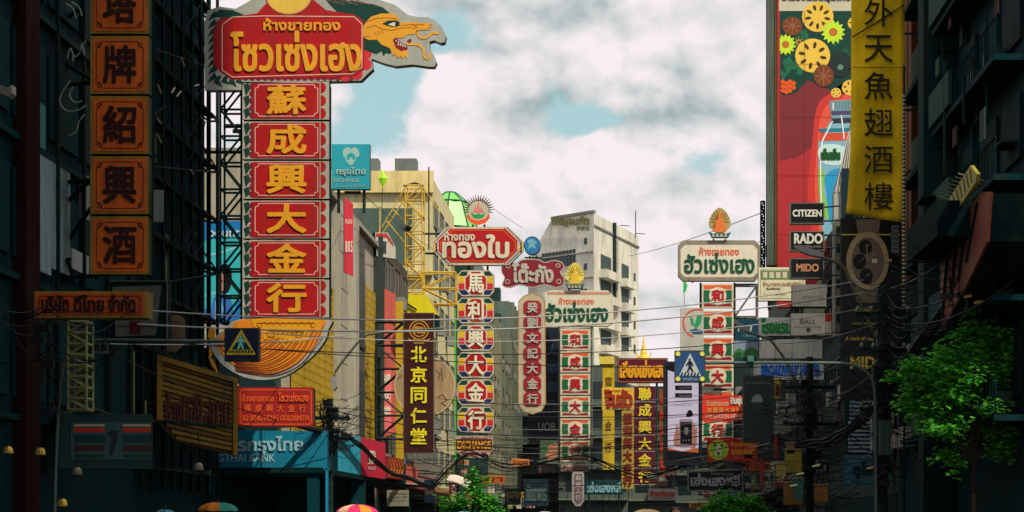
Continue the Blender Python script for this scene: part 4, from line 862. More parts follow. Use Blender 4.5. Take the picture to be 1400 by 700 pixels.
S.poly('red_board', chamf(600, 313, 707, 359, 17), RED, -.008, .006); S.ribs('border', [chamf(602.5, 315, 704.5, 357, 16)], .8, ORANGE, -.015, closed=True)
S.text('ห้างทอง', 608, 317, 649, 329, CREAM, -.015, .04); S.text('ทองใบ', 606, 322, 695, 352, CREAM, -.015, .05)
S.polys('sunray', [[(654+10*cos(a)-1.5*sin(a), 287+10*sin(a)+1.5*cos(a)), (654+22*cos(a), 287+22*sin(a)), (654+10*cos(a)+1.5*sin(a), 287+10*sin(a)-1.5*cos(a))] for a in [pi*.94+i*pi*1.12/18 for i in range(19)]], mat(96, 56, 44, 1.1, .5, .2), .03, .06)
S.disc('emblem_back', 654, 289, 14, 14, mat(190, 186, 160, 1.1, .5, .2), .02, .06); S.poly('emblem_bowl', [(639, 291), (644, 299), (654, 302), (664, 299), (669, 291), (670, 298), (664, 305), (654, 308), (644, 305), (638, 298)], mat(214, 84, 40, 1.3, .5, .1), -.045)
S.poly('emblem_leaf', [(644, 290), (649, 294), (654, 292), (659, 294), (664, 290), (661, 297), (654, 299), (647, 297)], mat(40, 150, 76, 1.2, .5, .1), -.05); S.polys('emblem_petal', [[(651, 291), (654, 274), (657, 291)], [(647, 290), (650, 281), (652, 291)], [(656, 291), (658, 281), (661, 290)]], mat(210, 120, 110, 1.2, .5, .1), -.045)
S.rods('post', [[(646, 306, .2), (646, 312, .2)], [(662, 306, .2), (662, 312, .2)], [(640, 362, .3), (640, 372, .3)], [(666, 362, .3), (666, 372, .3)], [(605, 345, .3), (580, 345, .3)], [(605, 318, .3), (580, 318, .3)]], .05, STEEL)
for i, ch in enumerate('馬利興大金行'):
    y0 = 369.5+37.3*i; y1 = y0+35.5; pn = board(S, 'panel', chamf(625.5, y0, 675.5, y1, 6), mat(196, 188, 160, 1.1, .5, .2), 0, .25, DSTEEL)
    for (x0, x1) in ((627, 639), (662, 674)):
        for (a, c, m) in ((1.5, 7.5, DKGREEN), (8.5, 17, YEL), (18, 26, mat(190, 40, 44, 1.35, .5, .2)), (27, 33.5, NV)):
            k = 4.5 if a < 2 else 0; k2 = 4.5 if a > 26 else 0; lf = x0 < 650
            S.poly('colour_band', [(x0+(k if lf else 0), y0+a), (x1-(0 if lf else k), y0+a), (x1-(0 if lf else k2), y0+c), (x0+(k2 if lf else 0), y0+c)], m, -.001, .005, pn)
    S.poly('white_octagon', chamf(635, y0+1, 666, y1-1, 9), CREAM, -.007, .004, pn); S.poly('red_octagon', chamf(636.5, y0+2.2, 664.5, y1-2.2, 8.5), RED, -.012, .004, pn)
    S.text(ch, 640, y0+5.5, 661, y1-5, mat(226, 214, 190, 1.2, .5, .1), -.017, .032, pn, name='character')
S.poly('exchange_board', [(623, 596), (674, 596), (674, 616), (667, 626), (634, 626), (623, 616)], mat(190, 164, 150, 1.1, .5, .25), 0, .2); S.rect('brown_band', 624, 601, 673, 616, mat(84, 38, 24, 1.1, .5, .2), -.201)
S.text('EXCHANGE', 626, 603.5, 671, 613.5, mat(226, 150, 40, 1.3, .5, .1), -.207, .05); S.text('找換外幣', 632, 618, 666, 624, MAROON, -.202, .02); S.text('รับแลกเงินตรา', 632, 597.5, 668, 600.5, MAROON, -.202, .01)
# ---- 19. blue round sign
S = Sign('round_blue_sign', 'small round blue sign beside the red octagonal sign', 'shop sign', 728, 337, 84)
S.disc('disc', 728, 337, 11.5, 12.5, mat(40, 120, 176, 1.15, .5, .15), 0, .3); S.ribs('rim', [circ(728, 337, 11, 12, 24)], 1, mat(30, 70, 100, 1, .5, .1), -.301, closed=True)
S.poly('figure', catmull([(721, 331), (728, 328), (735, 333), (731, 336), (734, 342), (727, 339), (722, 343), (724, 335)], 2), mat(110, 170, 190, 1.1, .5, .1), -.302); S.rods('post', [[(724, 349, .1), (724, 372, .1)], [(734, 349, .1), (734, 372, .1)], [(717, 352, .1), (742, 352, .1)]], .04, STEEL)
# ---- 20. maroon sign
S = Sign('maroon_scroll_sign', 'maroon scroll-edged sign with silver lettering over a long rounded column of characters', 'shop sign', 728, 440, 80)
MR_ = mat(126, 34, 48, 1.35, .5, .25); SV = mat(186, 180, 166, 1.1, .45, .15)
outl = [(687, 361), (697, 357), (705, 360), (715, 355), (735, 355), (745, 359), (757, 356), (768, 359), (771, 366), (766, 372), (771, 380), (770, 389), (760, 393), (745, 389), (728, 393), (710, 389), (697, 393), (687, 390), (690, 380), (686, 372)]
board(S, 'board', catmull(outl, 3), MR_, 0, .25, SV); S.ribs('scroll_edge', [catmull(outl, 3)], 1.2, SV, -.001, closed=True); S.text('โต๊ะกัง', 701, 361, 756, 386, SV, -.001, .045)
S.ribs('scroll', [circ(694, 385, 3, 3, 8), circ(764, 385, 3, 3, 8), circ(763, 363, 3, 2.5, 8), circ(695, 364, 3, 2.5, 8)], 1, SV, -.006, closed=True)
col_ = [(716, 405), (728, 400), (740, 405), (745, 412), (746, 552), (740, 562), (728, 566), (716, 562), (709, 552), (709, 412)]
board(S, 'column_board', col_, mat(196, 186, 156, 1.1, .5, .25), 0, .25, DSTEEL); S.ribs('gold_edge', [[(x, y) for x, y in col_]], 1.2, mat(190, 140, 80, 1.1, .5, .2), -.002, closed=True)
for i, ch in enumerate('癸劉文記大金行'):
    y0 = 411+20.8*i; pn = S.poly('panel', chamf(716, y0, 740, y0+19.5, 4), mat(150, 36, 50, 1.35, .5, .2), -.005, .03); S.text(ch, 721, y0+3, 735, y0+16.5, SV, -.036, .04, pn, name='character')
# ---- 21. UOB
S = Sign('bank_column_sign', 'dark navy vertical bank sign with pale lettering between two column signs', 'shop sign', 743, 525, 86)
board(S, 'board', rc(722, 448, 765, 601), mat(18, 34, 50, 1, .45, .15), 0, .3)
for i, ch in enumerate('大華銀行'): S.text(ch, 748, 472+25*i, 762, 486+25*i, mat(70, 100, 130, 1, .5, .1), -.001, .03, name='character')
S.text('UOB', 736, 578, 759, 589, mat(150, 160, 160, 1, .5, .1), -.001, .04); S.ribs('line', [[(722, 566), (765, 566)]], .8, mat(60, 80, 90, 1, .5, .1), -.001)

# ---- 22/29. green & white gold shop signs (two of a kind)
def panel_col(S, chars, x0, x1, y0, dy, h):
    xm = (x0+x1)/2; w2 = (x1-x0)/2
    for i, ch in enumerate(chars):
        a = y0+dy*i; c = a+h; pn = board(S, 'panel', rc(x0, a, x1, c), CREAM, 0, .22, DSTEEL)
        S.poly('orange_band', [(x0+2, a+2), (x1-2, a+2), (x1-4, a+h*.24), (xm+w2*.4, a+h*.2), (xm, a+h*.12), (xm-w2*.4, a+h*.2), (x0+4, a+h*.24)], mat(222, 90, 50, 1.3, .5, .2), -.001, .004, pn)
        S.poly('maroon_band', [(x0+2, c-2), (x1-2, c-2), (x1-4, c-h*.2), (xm+w2*.4, c-h*.17), (xm, c-h*.1), (xm-w2*.4, c-h*.17), (x0+4, c-h*.2)], mat(136, 40, 44, 1.3, .5, .2), -.001, .004, pn)
        for (p, q) in ((x0+2.5, x0+w2*.52), (x1-w2*.52, x1-2.5)): S.rect('green_block', p, a+h*.27, q, c-h*.24, GREEN, -.0055, .004, pn)
        S.disc('white_disc', xm, (a+c)/2, h*.36, h*.36, mat(224, 212, 188, 1.15, .5, .15), -.010, .004, pn)
        S.text(ch, xm-h*.24, a+h*.26, xm+h*.24, c-h*.26, mat(176, 34, 40, 1.3, .5, .1), -.015, .035, pn, name='character')
def buddha(S, cx, cy, w_, h_, gold, base):
    S.poly('halo', catmull([(cx, cy-h_*.5), (cx+w_*.3, cy-h_*.35), (cx+w_*.48, cy-h_*.05), (cx+w_*.35, cy+h_*.16), (cx-w_*.35, cy+h_*.16), (cx-w_*.48, cy-h_*.05), (cx-w_*.3, cy-h_*.35)], 4), base, .06, .08)
    S.ribs('halo_ray', [[(cx+w_*.2*cos(a), cy-h_*.05+h_*.16*sin(a)), (cx+w_*.42*cos(a), cy-h_*.05+h_*.36*sin(a))] for a in [-pi*1.0+i*pi/10 for i in range(11)]], 1.0, mat(110, 84, 40, 1.1, .5, .1), -.021)
    S.poly('statue', catmull([(cx, cy-h_*.36), (cx+w_*.07, cy-h_*.24), (cx+w_*.08, cy-h_*.13), (cx+w_*.2, cy-h_*.05), (cx+w_*.2, cy+h_*.1), (cx+w_*.32, cy+h_*.2), (cx+w_*.2, cy+h_*.27), (cx-w_*.2, cy+h_*.27), (cx-w_*.32, cy+h_*.2), (cx-w_*.2, cy+h_*.1), (cx-w_*.2, cy-h_*.05), (cx-w_*.08, cy-h_*.13), (cx-w_*.07, cy-h_*.24)], 3), gold, -.03, .12)
    S.poly('lotus_base', [(cx-w_*.5, cy+h_*.26), (cx-w_*.3, cy+h_*.32), (cx, cy+h_*.27), (cx+w_*.3, cy+h_*.32), (cx+w_*.5, cy+h_*.26), (cx+w_*.36, cy+h_*.46), (cx-w_*.36, cy+h_*.46)], mat(70, 100, 84, 1.1, .5, .2), -.06, .1)
    S.polys('lotus_petal', [[(cx-w_*.36+w_*.18*i, cy+h_*.42), (cx-w_*.3+w_*.18*i, cy+h_*.31), (cx-w_*.22+w_*.18*i, cy+h_*.42)] for i in range(4)], mat(196, 190, 160, 1.1, .5, .1), -.17, .02)
S = Sign('gold_shop_sign', 'cream green-lettered sign with yellow seated figure emblem, in front of the pale tower', 'shop sign', 790, 500, 84)
board(S, 'board', [(745, 400), (752, 397), (831, 397), (838.5, 404), (838.5, 441), (832, 445.5), (745, 445.5)], mat(210, 208, 184, 1.2, .5, .2), 0, .35, mat(70, 90, 80, 1, .5, .2)); S.rect('top_strip', 748, 399, 834, 403, mat(200, 150, 130, 1.1, .5, .2), -.001)
S.text('ห้างขายทอง', 764, 407, 812, 416, mat(222, 100, 66, 1.2, .5, .1), -.001, .03); S.text('ฮั่วเซ่งเฮง', 746.5, 413, 831, 439, mat(20, 84, 60, 1.1, .5, .1), -.001, .03)
buddha(S, 786, 378, 26, 38, mat(206, 176, 60, 1.3, .5, .1), mat(214, 200, 90, 1.2, .5, .1))
S.e.location.y += 0; panel_col(S, '和成興大金行', 766, 807, 450, 30.5, 28.5)
S.rect('foot_board', 767, 634, 806, 645, mat(176, 160, 150, 1.1, .5, .3), 0, .2); S.text('ฮั่วเซ่งเฮง', 769, 636, 804, 643, MAROON, -.202, .02)
S.rods('frame_pole', [[(764.5, 446, .1), (764.5, 645, .1)], [(809, 446, .1), (809, 645, .1)]], .04, mat(110, 120, 110, 1, .5, .3)); S.rods('post', [[(778, 397, .2), (778, 392, .2)], [(796, 397, .2), (796, 392, .2)]], .05, STEEL)
S = Sign('gold_shop_sign', 'white framed green-lettered sign with brown seated figure emblem, right against the sky', 'shop sign', 983, 420, 78)
board(S, 'board', chamf(927, 328.5, 1039, 384, 7), mat(150, 142, 122, 1.05, .5, .3), 0, .35, DSTEEL); S.poly('light_panel', chamf(930.5, 335, 1035.5, 379, 6), mat(212, 206, 184, 1.2, .5, .12), -.001, .006)
S.text('ห้างขายทอง', 956, 338, 1010, 349, mat(214, 90, 60, 1.2, .5, .1), -.008, .03); S.text('ฮั่วเซ่งเฮง', 936, 346, 1031, 373, mat(16, 84, 56, 1.1, .5, .1), -.008, .025)
buddha(S, 984, 306, 31, 44, mat(206, 110, 50, 1.3, .5, .15), mat(176, 156, 96, 1.1, .5, .2))
panel_col(S, '和成興大金行', 959.5, 1003, 388, 36.6, 33)
S.rods('post', [[(976, 326, .2), (976, 330, .2)], [(992, 326, .2), (992, 330, .2)], [(947, 384, .1), (947, 386, .1)], [(1028, 372, .2), (1050, 372, .2)]], .05, STEEL); S.truss('truss', 1005, 388, 1036, 432, 1, .04, GREY, .6, .2); S.rods('frame_pole', [[(958, 386, .15), (958, 610, .15)], [(1004.5, 386, .15), (1004.5, 610, .15)]], .05, STEEL)
S = Sign('small_flag', 'small green flag hanging under the white framed sign', 'flag', 936, 392, 77)
S.poly('cloth', [(934, 386), (937, 385), (940, 390), (938, 398), (934, 401)], mat(60, 180, 100, 1.2, .6, .1), 0, .02); S.rods('pole', [[(935.5, 385, .02), (935.5, 420, .02)]], .012, STEEL)
# ---- 23. small scroll sign
S = Sign('small_column_sign', 'small rounded grey column sign low in the middle under the tower-side panel column', 'shop sign', 790, 667, 80)
board(S, 'board', [(784, 645), (797, 645), (798.5, 648), (798.5, 685), (794, 692), (787, 692), (782, 685), (782, 648)], mat(170, 160, 156, 1.05, .5, .2), 0, .2); S.poly('inner', [(785, 648), (796, 648), (796, 684), (792.5, 689), (788, 689), (785, 684)], mat(110, 100, 106, 1, .5, .2), -.001)
for i, ch in enumerate('和成大行'): S.text(ch, 787, 650+9*i, 794, 657+9*i, mat(196, 184, 176, 1, .5, .1), -.007, .03, name='character')
# ---- 24. yellow column
S = Sign('yellow_column_sign', 'plain tall yellow column sign right of the tower-side character column', 'shop sign', 832, 565, 74)
board(S, 'box', rc(824, 493, 840, 642), mat(206, 176, 40, 1.15, .55, .3), 0, .5, mat(150, 120, 30, 1, .5, .3)); board(S, 'cap', rc(820, 487.5, 840, 498), mat(216, 196, 80, 1.15, .55, .2), -.1, 1.0, mat(150, 120, 30, 1, .5, .3))
for i, ch in enumerate('和合金行'): S.text(ch, 828, 515+30*i, 836, 527+30*i, mat(150, 110, 30, 1, .5, .1), -.001, .02, name='character')
S = Sign('yellow_shop_sign', 'yellow sign with red Thai lettering over a narrow column of dull red characters', 'shop sign', 844, 546, 69)
board(S, 'board', rc(823, 530, 867, 560), mat(222, 180, 66, 1.25, .5, .2), 0, .25); S.text('ห้างทอง', 826, 532, 848, 536, mat(176, 60, 30, 1.2, .5, .1), -.001, .02); S.text('จินฮั้ว', 828, 533, 864, 557, mat(156, 50, 30, 1.2, .5, .1), -.001, .05)
board(S, 'column_board', rc(850, 561, 866.5, 668), mat(184, 154, 66, 1.1, .5, .3), .02, .2)
for i, ch in enumerate('振和興大金行'): S.text(ch, 852.5, 565+17*i, 864, 579+17*i, mat(126, 46, 36, 1.1, .5, .1), .018, .04, name='character')
# ---- 25. purple sign
PU = mat(92, 24, 46, 1.15, .5, .2)
S = Sign('purple_shop_sign', 'dark purple sign with yellow Thai lettering over a purple column of six yellow characters', 'shop sign', 878, 570, 70)
board(S, 'board', rc(844, 489.5, 913, 523.5), PU, 0, .25, DARK); frame_lines(S, 845.5, 491, 911.5, 522, .8, mat(160, 120, 60, 1.1, .5, .1), -.001); S.text('เลี่ยงเซ่งเฮง', 848, 493, 910, 516, GOLD, -.002, .045)
for i, ch in enumerate('聯成興大金行'):
    y0 = 528+22.6*i; pn = board(S, 'panel', rc(867, y0, 896, y0+21.8), PU, 0, .2, DARK)
    S.text(ch, 873, y0+2.5, 890, y0+19, mat(236, 190, 50, 1.35, .5, .1), -.001, .035, pn, name='character')
    S.rect('white_joint', 867, y0+20.6, 896, y0+22, mat(150, 140, 140, 1, .5, .2), -.001, .004, pn)
S.rods('frame_pole', [[(898, 524, .1), (898, 665, .1)]], .05, mat(60, 80, 76, 1, .5, .3))
S = Sign('dull_column_sign', 'narrow dull orange column sign squeezed left of the bright phone screen', 'shop sign', 905, 590, 76)
board(S, 'board', rc(901, 530, 909, 655), mat(130, 84, 50, 1.05, .55, .4), 0, .2)
for i, ch in enumerate('金興大利成'): S.text(ch, 902, 540+22*i, 908, 552+22*i, mat(190, 60, 40, 1.1, .5, .1), -.001, .04, name='character')
# chedi finial
S = Sign('golden_spire', 'small golden temple spire rising behind the purple sign', 'spire', 880, 478, 200)
GS3 = mat(220, 176, 40, 1.3, .35, .1)
V, Fc = [], []; prof = [(7.5, 491), (6.5, 487), (5, 486), (4.2, 481), (3, 478), (2.6, 474), (1.5, 470), (.9, 464), (.3, 458), (.1, 455)]
for r_, y in prof: V += [(r_*S.sc*cos(2*pi*i/12), r_*S.sc*sin(2*pi*i/12), S.L(880, y)[1]) for i in range(12)]
for k in range(len(prof)-1):
    for i in range(12): Fc.append((k*12+i, k*12+(i+1) % 12, (k+1)*12+(i+1) % 12, (k+1)*12+i))
link('spire', mesh('spire', V, Fc, GS3), S.e)
V, Fc = [], []; boxvf(-.75, .75, -.7, .7, S.L(880, 560)[1], S.L(880, 491)[1], V, Fc); link('base', mesh('base', V, Fc, mat(200, 190, 160, 1, .7, .3)), S.e)
S.rods('hoop', [[(x, y, 0) for x, y in circ(880, 482, 10, 10, 14, 0, pi)]], .08, GS3)
# ---- 27. phone screen
S = Sign('led_screen', 'bright white vertical screen showing hands holding a phone in a grey frame', 'screen', 934, 569, 62)
board(S, 'frame', rc(907, 494, 960, 636), mat(70, 82, 88, 1, .4, .2), .01, .45, DSTEEL); S.rect('black_glass', 911, 497, 957, 628, mat(8, 14, 18, 1, .3, .1), .008, .01)
S.poly('lit_picture', [(913, 506), (955, 520), (955, 619), (913, 615)], mat(226, 214, 232, .8, .4, .0, emit=.6), -.003, .004)
S.poly('orange_corner', [(913, 612), (932, 617), (955, 612), (955, 619), (913, 615.5)], mat(232, 120, 60, 1, .4, .0, emit=.3), -.008, .003)
for y in (527, 537.5): S.rect('badge', 923, y, 946, y+6.5, BLACK, -.008); S.text('App Store' if y > 530 else 'Google Play', 928, y+1.5, 944, y+5, WHITE, -.014, .0)
S.text('ดาวน์โหลด', 924, 547, 944, 550, mat(130, 130, 140, 1, .5, .0), -.008, .0); S.text('ใช้งานได้แล้ววันนี้', 922, 552, 946, 555, mat(130, 130, 140, 1, .5, .0), -.008, .0)
S.poly('black_bag', catmull([(938, 570), (941, 561), (946, 562), (947, 569)], 2), BLACK, -.008)
S.polys('hand', [catmull([(921, 608), (923, 590), (926, 585), (929, 590), (931, 610)], 2), catmull([(947, 584), (951, 590), (953, 600), (951, 612), (945, 615)], 2)], mat(226, 150, 120, 1.1, .4, .0, emit=.2), -.008, .003)
S.polys('finger', [[(924, 580), (926, 580), (929, 594), (926, 596)], [(948, 578), (950, 578), (951, 592), (947, 590)], [(951, 584), (953, 584), (953, 597), (950, 596)]], mat(226, 150, 120, 1.1, .4, .0, emit=.2), -.012, .002)
S.poly('phone', chamf(928.5, 573, 947, 612, 2), mat(206, 170, 180, 1.1, .3, .0, emit=.2), -.015, .003); S.rect('phone_screen', 930, 577, 946, 607, BLACK, -.019, .003); S.text('1', 936.5, 585, 940.5, 594, WHITE, -.023, .06)
S.text('...', 933, 601, 943, 603, WHITE, -.023, .03)
# ---- 30..34
S = Sign('red_lettered_sign', 'bright red sign with Thai, Chinese and English lines across the green and white panel column', 'shop sign', 988, 557, 72)
board(S, 'box', rc(960, 540.5, 1018, 575), mat(206, 50, 36, 1.4, .5, .15), 0, .25, DARK); S.text('ร้านขายทอง', 966, 547, 996, 555, mat(226, 170, 120, 1.1, .5, .1), -.001, .03); S.text('ลิ้มซุ่น', 999, 542, 1016, 555, WHITE, -.001, .05)
for i, ch in enumerate('林順興大金行'): S.text(ch, 967+i*8, 557, 973+i*8, 564, mat(226, 150, 60, 1.2, .5, .1), -.001, .03, name='character')
S.text('LIM SHOON HENG', 965, 566.5, 1015, 572, mat(226, 180, 160, 1.1, .5, .1), -.001, .04)
S = Sign('orange_red_sign', 'orange-red sign with a round green logo above the black framed sign on the right', 'shop sign', 1001, 615, 58)
board(S, 'box', rc(967, 598.5, 1035.5, 631.5), mat(172, 50, 32, 1.4, .5, .2), 0, .25, DARK); S.disc('logo_ring', 982, 615, 14, 14, mat(226, 176, 60, 1.2, .5, .1), -.001); S.disc('logo_disc', 982, 615, 12, 12, mat(140, 196, 50, 1.2, .5, .1), -.007)
S.polys('logo_animal', [circ(982, 611, 4.6, 3.6, 10), [(978, 615), (986, 615), (987, 623), (977, 623)]], mat(214, 206, 170, 1.1, .5, .1), -.013); S.polys('logo_patch', [circ(977.5, 609, 2, 1.8, 8), circ(986.5, 609, 2, 1.8, 8), [(980, 618), (984, 618), (983, 622), (981, 622)], [(975, 606), (979, 606), (977, 608)]], BLACK, -.02)
S.text('ร้านข้าวหมู', 999, 604, 1033, 612, mat(226, 150, 50, 1.2, .5, .1), -.001, .04); S.text('นายเกศมี', 1001, 613, 1031, 621, mat(226, 160, 50, 1.2, .5, .1), -.001, .05); S.text('สูตรต้นตำรับ', 1001, 624, 1032, 627, mat(226, 150, 90, 1.2, .5, .1), -.001, .02)
S = Sign('black_framed_sign', 'grey-framed black sign with bold silver Thai lettering low on the right', 'shop sign', 977, 656, 56)
board(S, 'box', [(939, 644), (1016, 640), (1016, 672), (941, 672)], mat(14, 34, 36, 1, .5, .2), 0, .25, STEEL); S.ribs('frame', [[(940.5, 645), (1015, 641.5), (1015, 671), (941, 671)]], 1.8, mat(150, 152, 138, 1, .5, .3), -.001, closed=True)
S.text('ห้างขายทอง', 972, 645, 1002, 649.5, mat(130, 140, 134, 1, .5, .1), -.001, .02); S.text('เซ่งเฮงหลี', 945, 648, 1011, 664, mat(166, 168, 162, 1.1, .5, .1), -.001, .06)
S = Sign('small_white_sign', 'small whitish sign with red Thai lettering low under the purple column', 'shop sign', 906, 676, 60)
board(S, 'box', rc(886.5, 668, 925, 683.5), mat(176, 168, 156, 1.05, .5, .2), 0, .2, DARK); S.text('ห้างเซ่งเฮง', 889, 670, 922, 679, mat(170, 50, 36, 1.2, .5, .1), -.001, .04); S.text('GOLD SHOP', 892, 680.5, 920, 682.5, mat(90, 90, 80, 1, .5, .1), -.001, .0)
S = Sign('small_crossing_sign', 'tiny blue crossing sign below the phone screen', 'traffic sign', 943, 636, 66)
board(S, 'box', rc(936, 630, 950, 642), mat(24, 60, 100, 1.05, .5, .2), 0, .1); S.poly('triangle', [(943, 631.5), (948, 640.5), (938, 640.5)], mat(120, 150, 170, 1, .5, .1), -.001); S.poly('figure', [(942.5, 634), (944, 634), (945, 639), (941.5, 639)], NAVY, -.007); S.rods('bulb', [[(959, 626, -.1), (961, 628, -.1)]], .05, WHITE); S.rods('bracket', [[(936, 640, .1), (930, 646, .1)]], .03, STEEL)
# ---- 35 round arc emblem sign
S = Sign('emblem_sign', 'white square sign with red arc and green leaf emblem, left of the panel column', 'shop sign', 945, 448, 75)
board(S, 'box', rc(930.5, 421, 962, 479), mat(190, 190, 178, 1.1, .5, .2), 0, .4, GREY); S.ribs('red_arc', [circ(954, 442, 20, 19, 20, pi*.6, pi*1.6)], 2.2, mat(206, 80, 66, 1.2, .5, .1), -.001)
S.polys('green_leaf', [[(943, 432), (948, 436), (949, 446), (945, 444)], [(949, 446), (953, 432), (960, 431), (958, 442), (952, 450)]], mat(40, 150, 90, 1.2, .5, .1), -.001); S.poly('blue_wave', [(942, 452), (950, 449), (961, 452), (961, 457), (948, 457)], mat(50, 90, 130, 1.1, .5, .1), -.001)
# ---- 36
S = Sign('navy_number_sign', 'dark blue sign with pale numerals right of the green and white panel column', 'shop sign', 1021, 450, 76)
board(S, 'box', rc(1005.5, 436, 1037, 465), mat(18, 66, 84, 1.05, .5, .15), 0, .25); S.text('1453', 1009, 445, 1027, 453, mat(190, 206, 200, 1.1, .5, .1), -.001, .03, slant=.2); S.text('บริการ', 1016, 457, 1033, 461, mat(110, 160, 160, 1, .5, .1), -.001, .02)
S = Sign('landscape_picture_sign', 'sign with a green landscape picture below the dark blue numeral sign', 'shop sign', 1019, 481, 74)
board(S, 'box', rc(1003, 466, 1036, 497), mat(130, 150, 170, 1.05, .5, .15), 0, .25); S.poly('green_hills', catmull([(1003, 483), (1010, 476), (1018, 480), (1026, 474), (1036, 480), (1036, 490), (1003, 490)], 2)[0:], mat(60, 120, 60, 1.1, .5, .15), -.001); S.rect('dark_foreground', 1004, 489, 1035, 496, mat(30, 66, 76, 1, .5, .15), -.009); S.poly('tree', circ(1009, 485, 5, 4, 10), mat(30, 90, 50, 1, .5, .1), -.015)
# ---- 37
S = Sign('ticket_like_sign', 'pale green and cream sign covered with small Thai print left of the three black signs', 'shop sign', 1068, 388, 66)
board(S, 'box', rc(1037, 365.5, 1101, 411), mat(216, 212, 176, 1.3, .5, .3), 0, .3); frame_lines(S, 1040, 369, 1098, 408, .6, GREY, -.001); S.rect('green_band', 1040, 370, 1081, 382, mat(110, 140, 90, 1.1, .5, .2), -.003)
for k in range(4): S.rect('white_block', 1043+k*9, 372, 1049+k*9, 380, CREAM, -.009)
S.text('ร้านทองประสิทธิ์ชัย', 1043, 385, 1096, 391, mat(200, 140, 120, 1.1, .5, .1), -.002, .02); S.text('รับซื้อขาย', 1048, 393, 1066, 396, BLACK, -.002, .02); S.text('โทร 02 225 1453', 1044, 401, 1074, 404, mat(120, 100, 90, 1, .5, .1), -.002, .0)
S = Sign('blank_cream_sign', 'washed out cream sign under the lowest black sign', 'shop sign', 1106, 405, 60)
board(S, 'box', rc(1083, 389, 1130, 419), mat(206, 204, 182, 1.3, .5, .35), 0, .3); S.text('หาดใหญ่', 1098, 402, 1126, 410, mat(140, 134, 110, 1, .5, .1), -.001, .0)
S = Sign('hotel_sign', 'pale sign with green Thai lettering beside the grey serif-lettered sign', 'shop sign', 1060, 446, 63)
board(S, 'box', rc(1037, 434, 1083, 459), mat(222, 226, 210, 1.3, .5, .2), 0, .25); S.text('โรงแรม', 1041, 436, 1081, 455, mat(30, 150, 66, 1.2, .5, .1), -.001, .05)
S = Sign('serif_watch_sign', 'grey-cream sign with small serif lettering and a red strip at its right end', 'shop sign', 1106, 443, 58)
board(S, 'box', rc(1081, 428.5, 1128, 458.5), mat(206, 204, 186, 1.3, .5, .25), 0, .25, DARK); S.text('BALL', 1094, 436, 1116, 443, mat(66, 70, 66, 1, .5, .1), -.001, .0); S.text('OFFICIAL  RAILROAD STANDARD', 1085, 446, 1123, 448.5, mat(90, 90, 84, 1, .5, .1), -.001, .0); S.disc('crest', 1105, 451, 3, 3, mat(90, 90, 80, 1, .5, .1), -.001); S.rect('red_strip', 1128.5, 429, 1136, 440, mat(190, 50, 40, 1.2, .5, .1), .05, .2); S.rect('white_strip', 1128.5, 440.5, 1136, 458, CREAM, .05, .2)
S = Sign('plain_fascia', 'long blank grey-cream fascia between the hotel sign and the blue lettered fascia', 'fascia', 1084, 477, 61)
board(S, 'box', rc(1038, 464, 1124, 490), mat(206, 208, 194, 1.3, .6, .35), 0, .4); S.ribs('seam', [[(x, 465), (x, 489.5)] for x in (1060, 1083, 1105)], .5, GREY, -.001)
S = Sign('hotel_fascia', 'long pale fascia with blue capital lettering behind the right traffic mast', 'fascia', 1080, 507, 60)
board(S, 'box', rc(1030, 494, 1126, 519), mat(200, 208, 200, 1.3, .6, .3), 0, .4); S.text('BROADWAY HOTEL', 1041, 499, 1122, 513, mat(40, 110, 220, 1.3, .5, .1), -.001, .05)
S = Sign('dark_poster_box', 'tall dark poster box with a pale dome shape beside the red lettered sign', 'shop sign', 1036, 559, 52)
board(S, 'box', rc(1016, 513.5, 1058, 605), mat(20, 40, 42, 1, .4, .2), 0, .3, STEEL); frame_lines(S, 1017.5, 515, 1056.5, 603.5, 1.2, mat(60, 84, 80, 1, .5, .3), -.001); S.poly('dome_picture', catmull([(1027, 549), (1031, 541), (1036, 539), (1041, 542), (1043, 549), (1036, 551)], 2), mat(150, 160, 152, 1, .5, .1), -.001); S.text('ขนมหวาน', 1020, 522, 1054, 525, mat(130, 140, 134, 1, .5, .1), -.001, .0)
S.ribs('print_line', [[(1024, 560), (1050, 560)], [(1022, 563), (1048, 563)]], .5, mat(70, 90, 86, 1, .5, .1), -.001)
for i, (t, y0, y1, c, b_) in enumerate((('CITIZEN', 277, 306, (226, 222, 206), .05), ('RADO', 316, 343, (206, 206, 196), .06), ('MIDO', 353, 381, (186, 130, 96), .05))):
    S = Sign('watch_sign', ('black sign with white serif capitals, topmost of the stack of three beside the red billboard', 'black sign with bold silver capitals and small print, middle of the stack of three', 'black sign with copper capitals, lowest of the stack of three beside the red billboard')[i], 'shop sign', 1103, (y0+y1)/2, 61.7, group='stack of three black watch signs')
    board(S, 'box', rc(1080, y0, 1127, y1), mat(8, 16, 24, 1, .3, .1), 0, .3, mat(120, 126, 110, 1, .5, .2)); frame_lines(S, 1080.8, y0+.8, 1126.2, y1-.8, 1, mat(120, 126, 110, 1, .5, .2), -.001)
    w0, w1, h0, h1 = ((1084, 1123, 287, 296), (1086, 1124, 320, 333), (1089, 1119, 361, 371))[i]; S.text(t, w0, h0, w1, h1, mat(*c, 1.2, .5, .1), -.002, b_)
    if i == 1: S.text('SWITZERLAND', 1086, 335.5, 1123, 338.5, mat(150, 150, 140, 1, .5, .1), -.002, .0)
    S.rods('bracket', [[(1127, y0+5, .2), (1150, y0+3, .2)], [(1127, y1-5, .2), (1150, y1-6, .2)]], .03, STEEL)

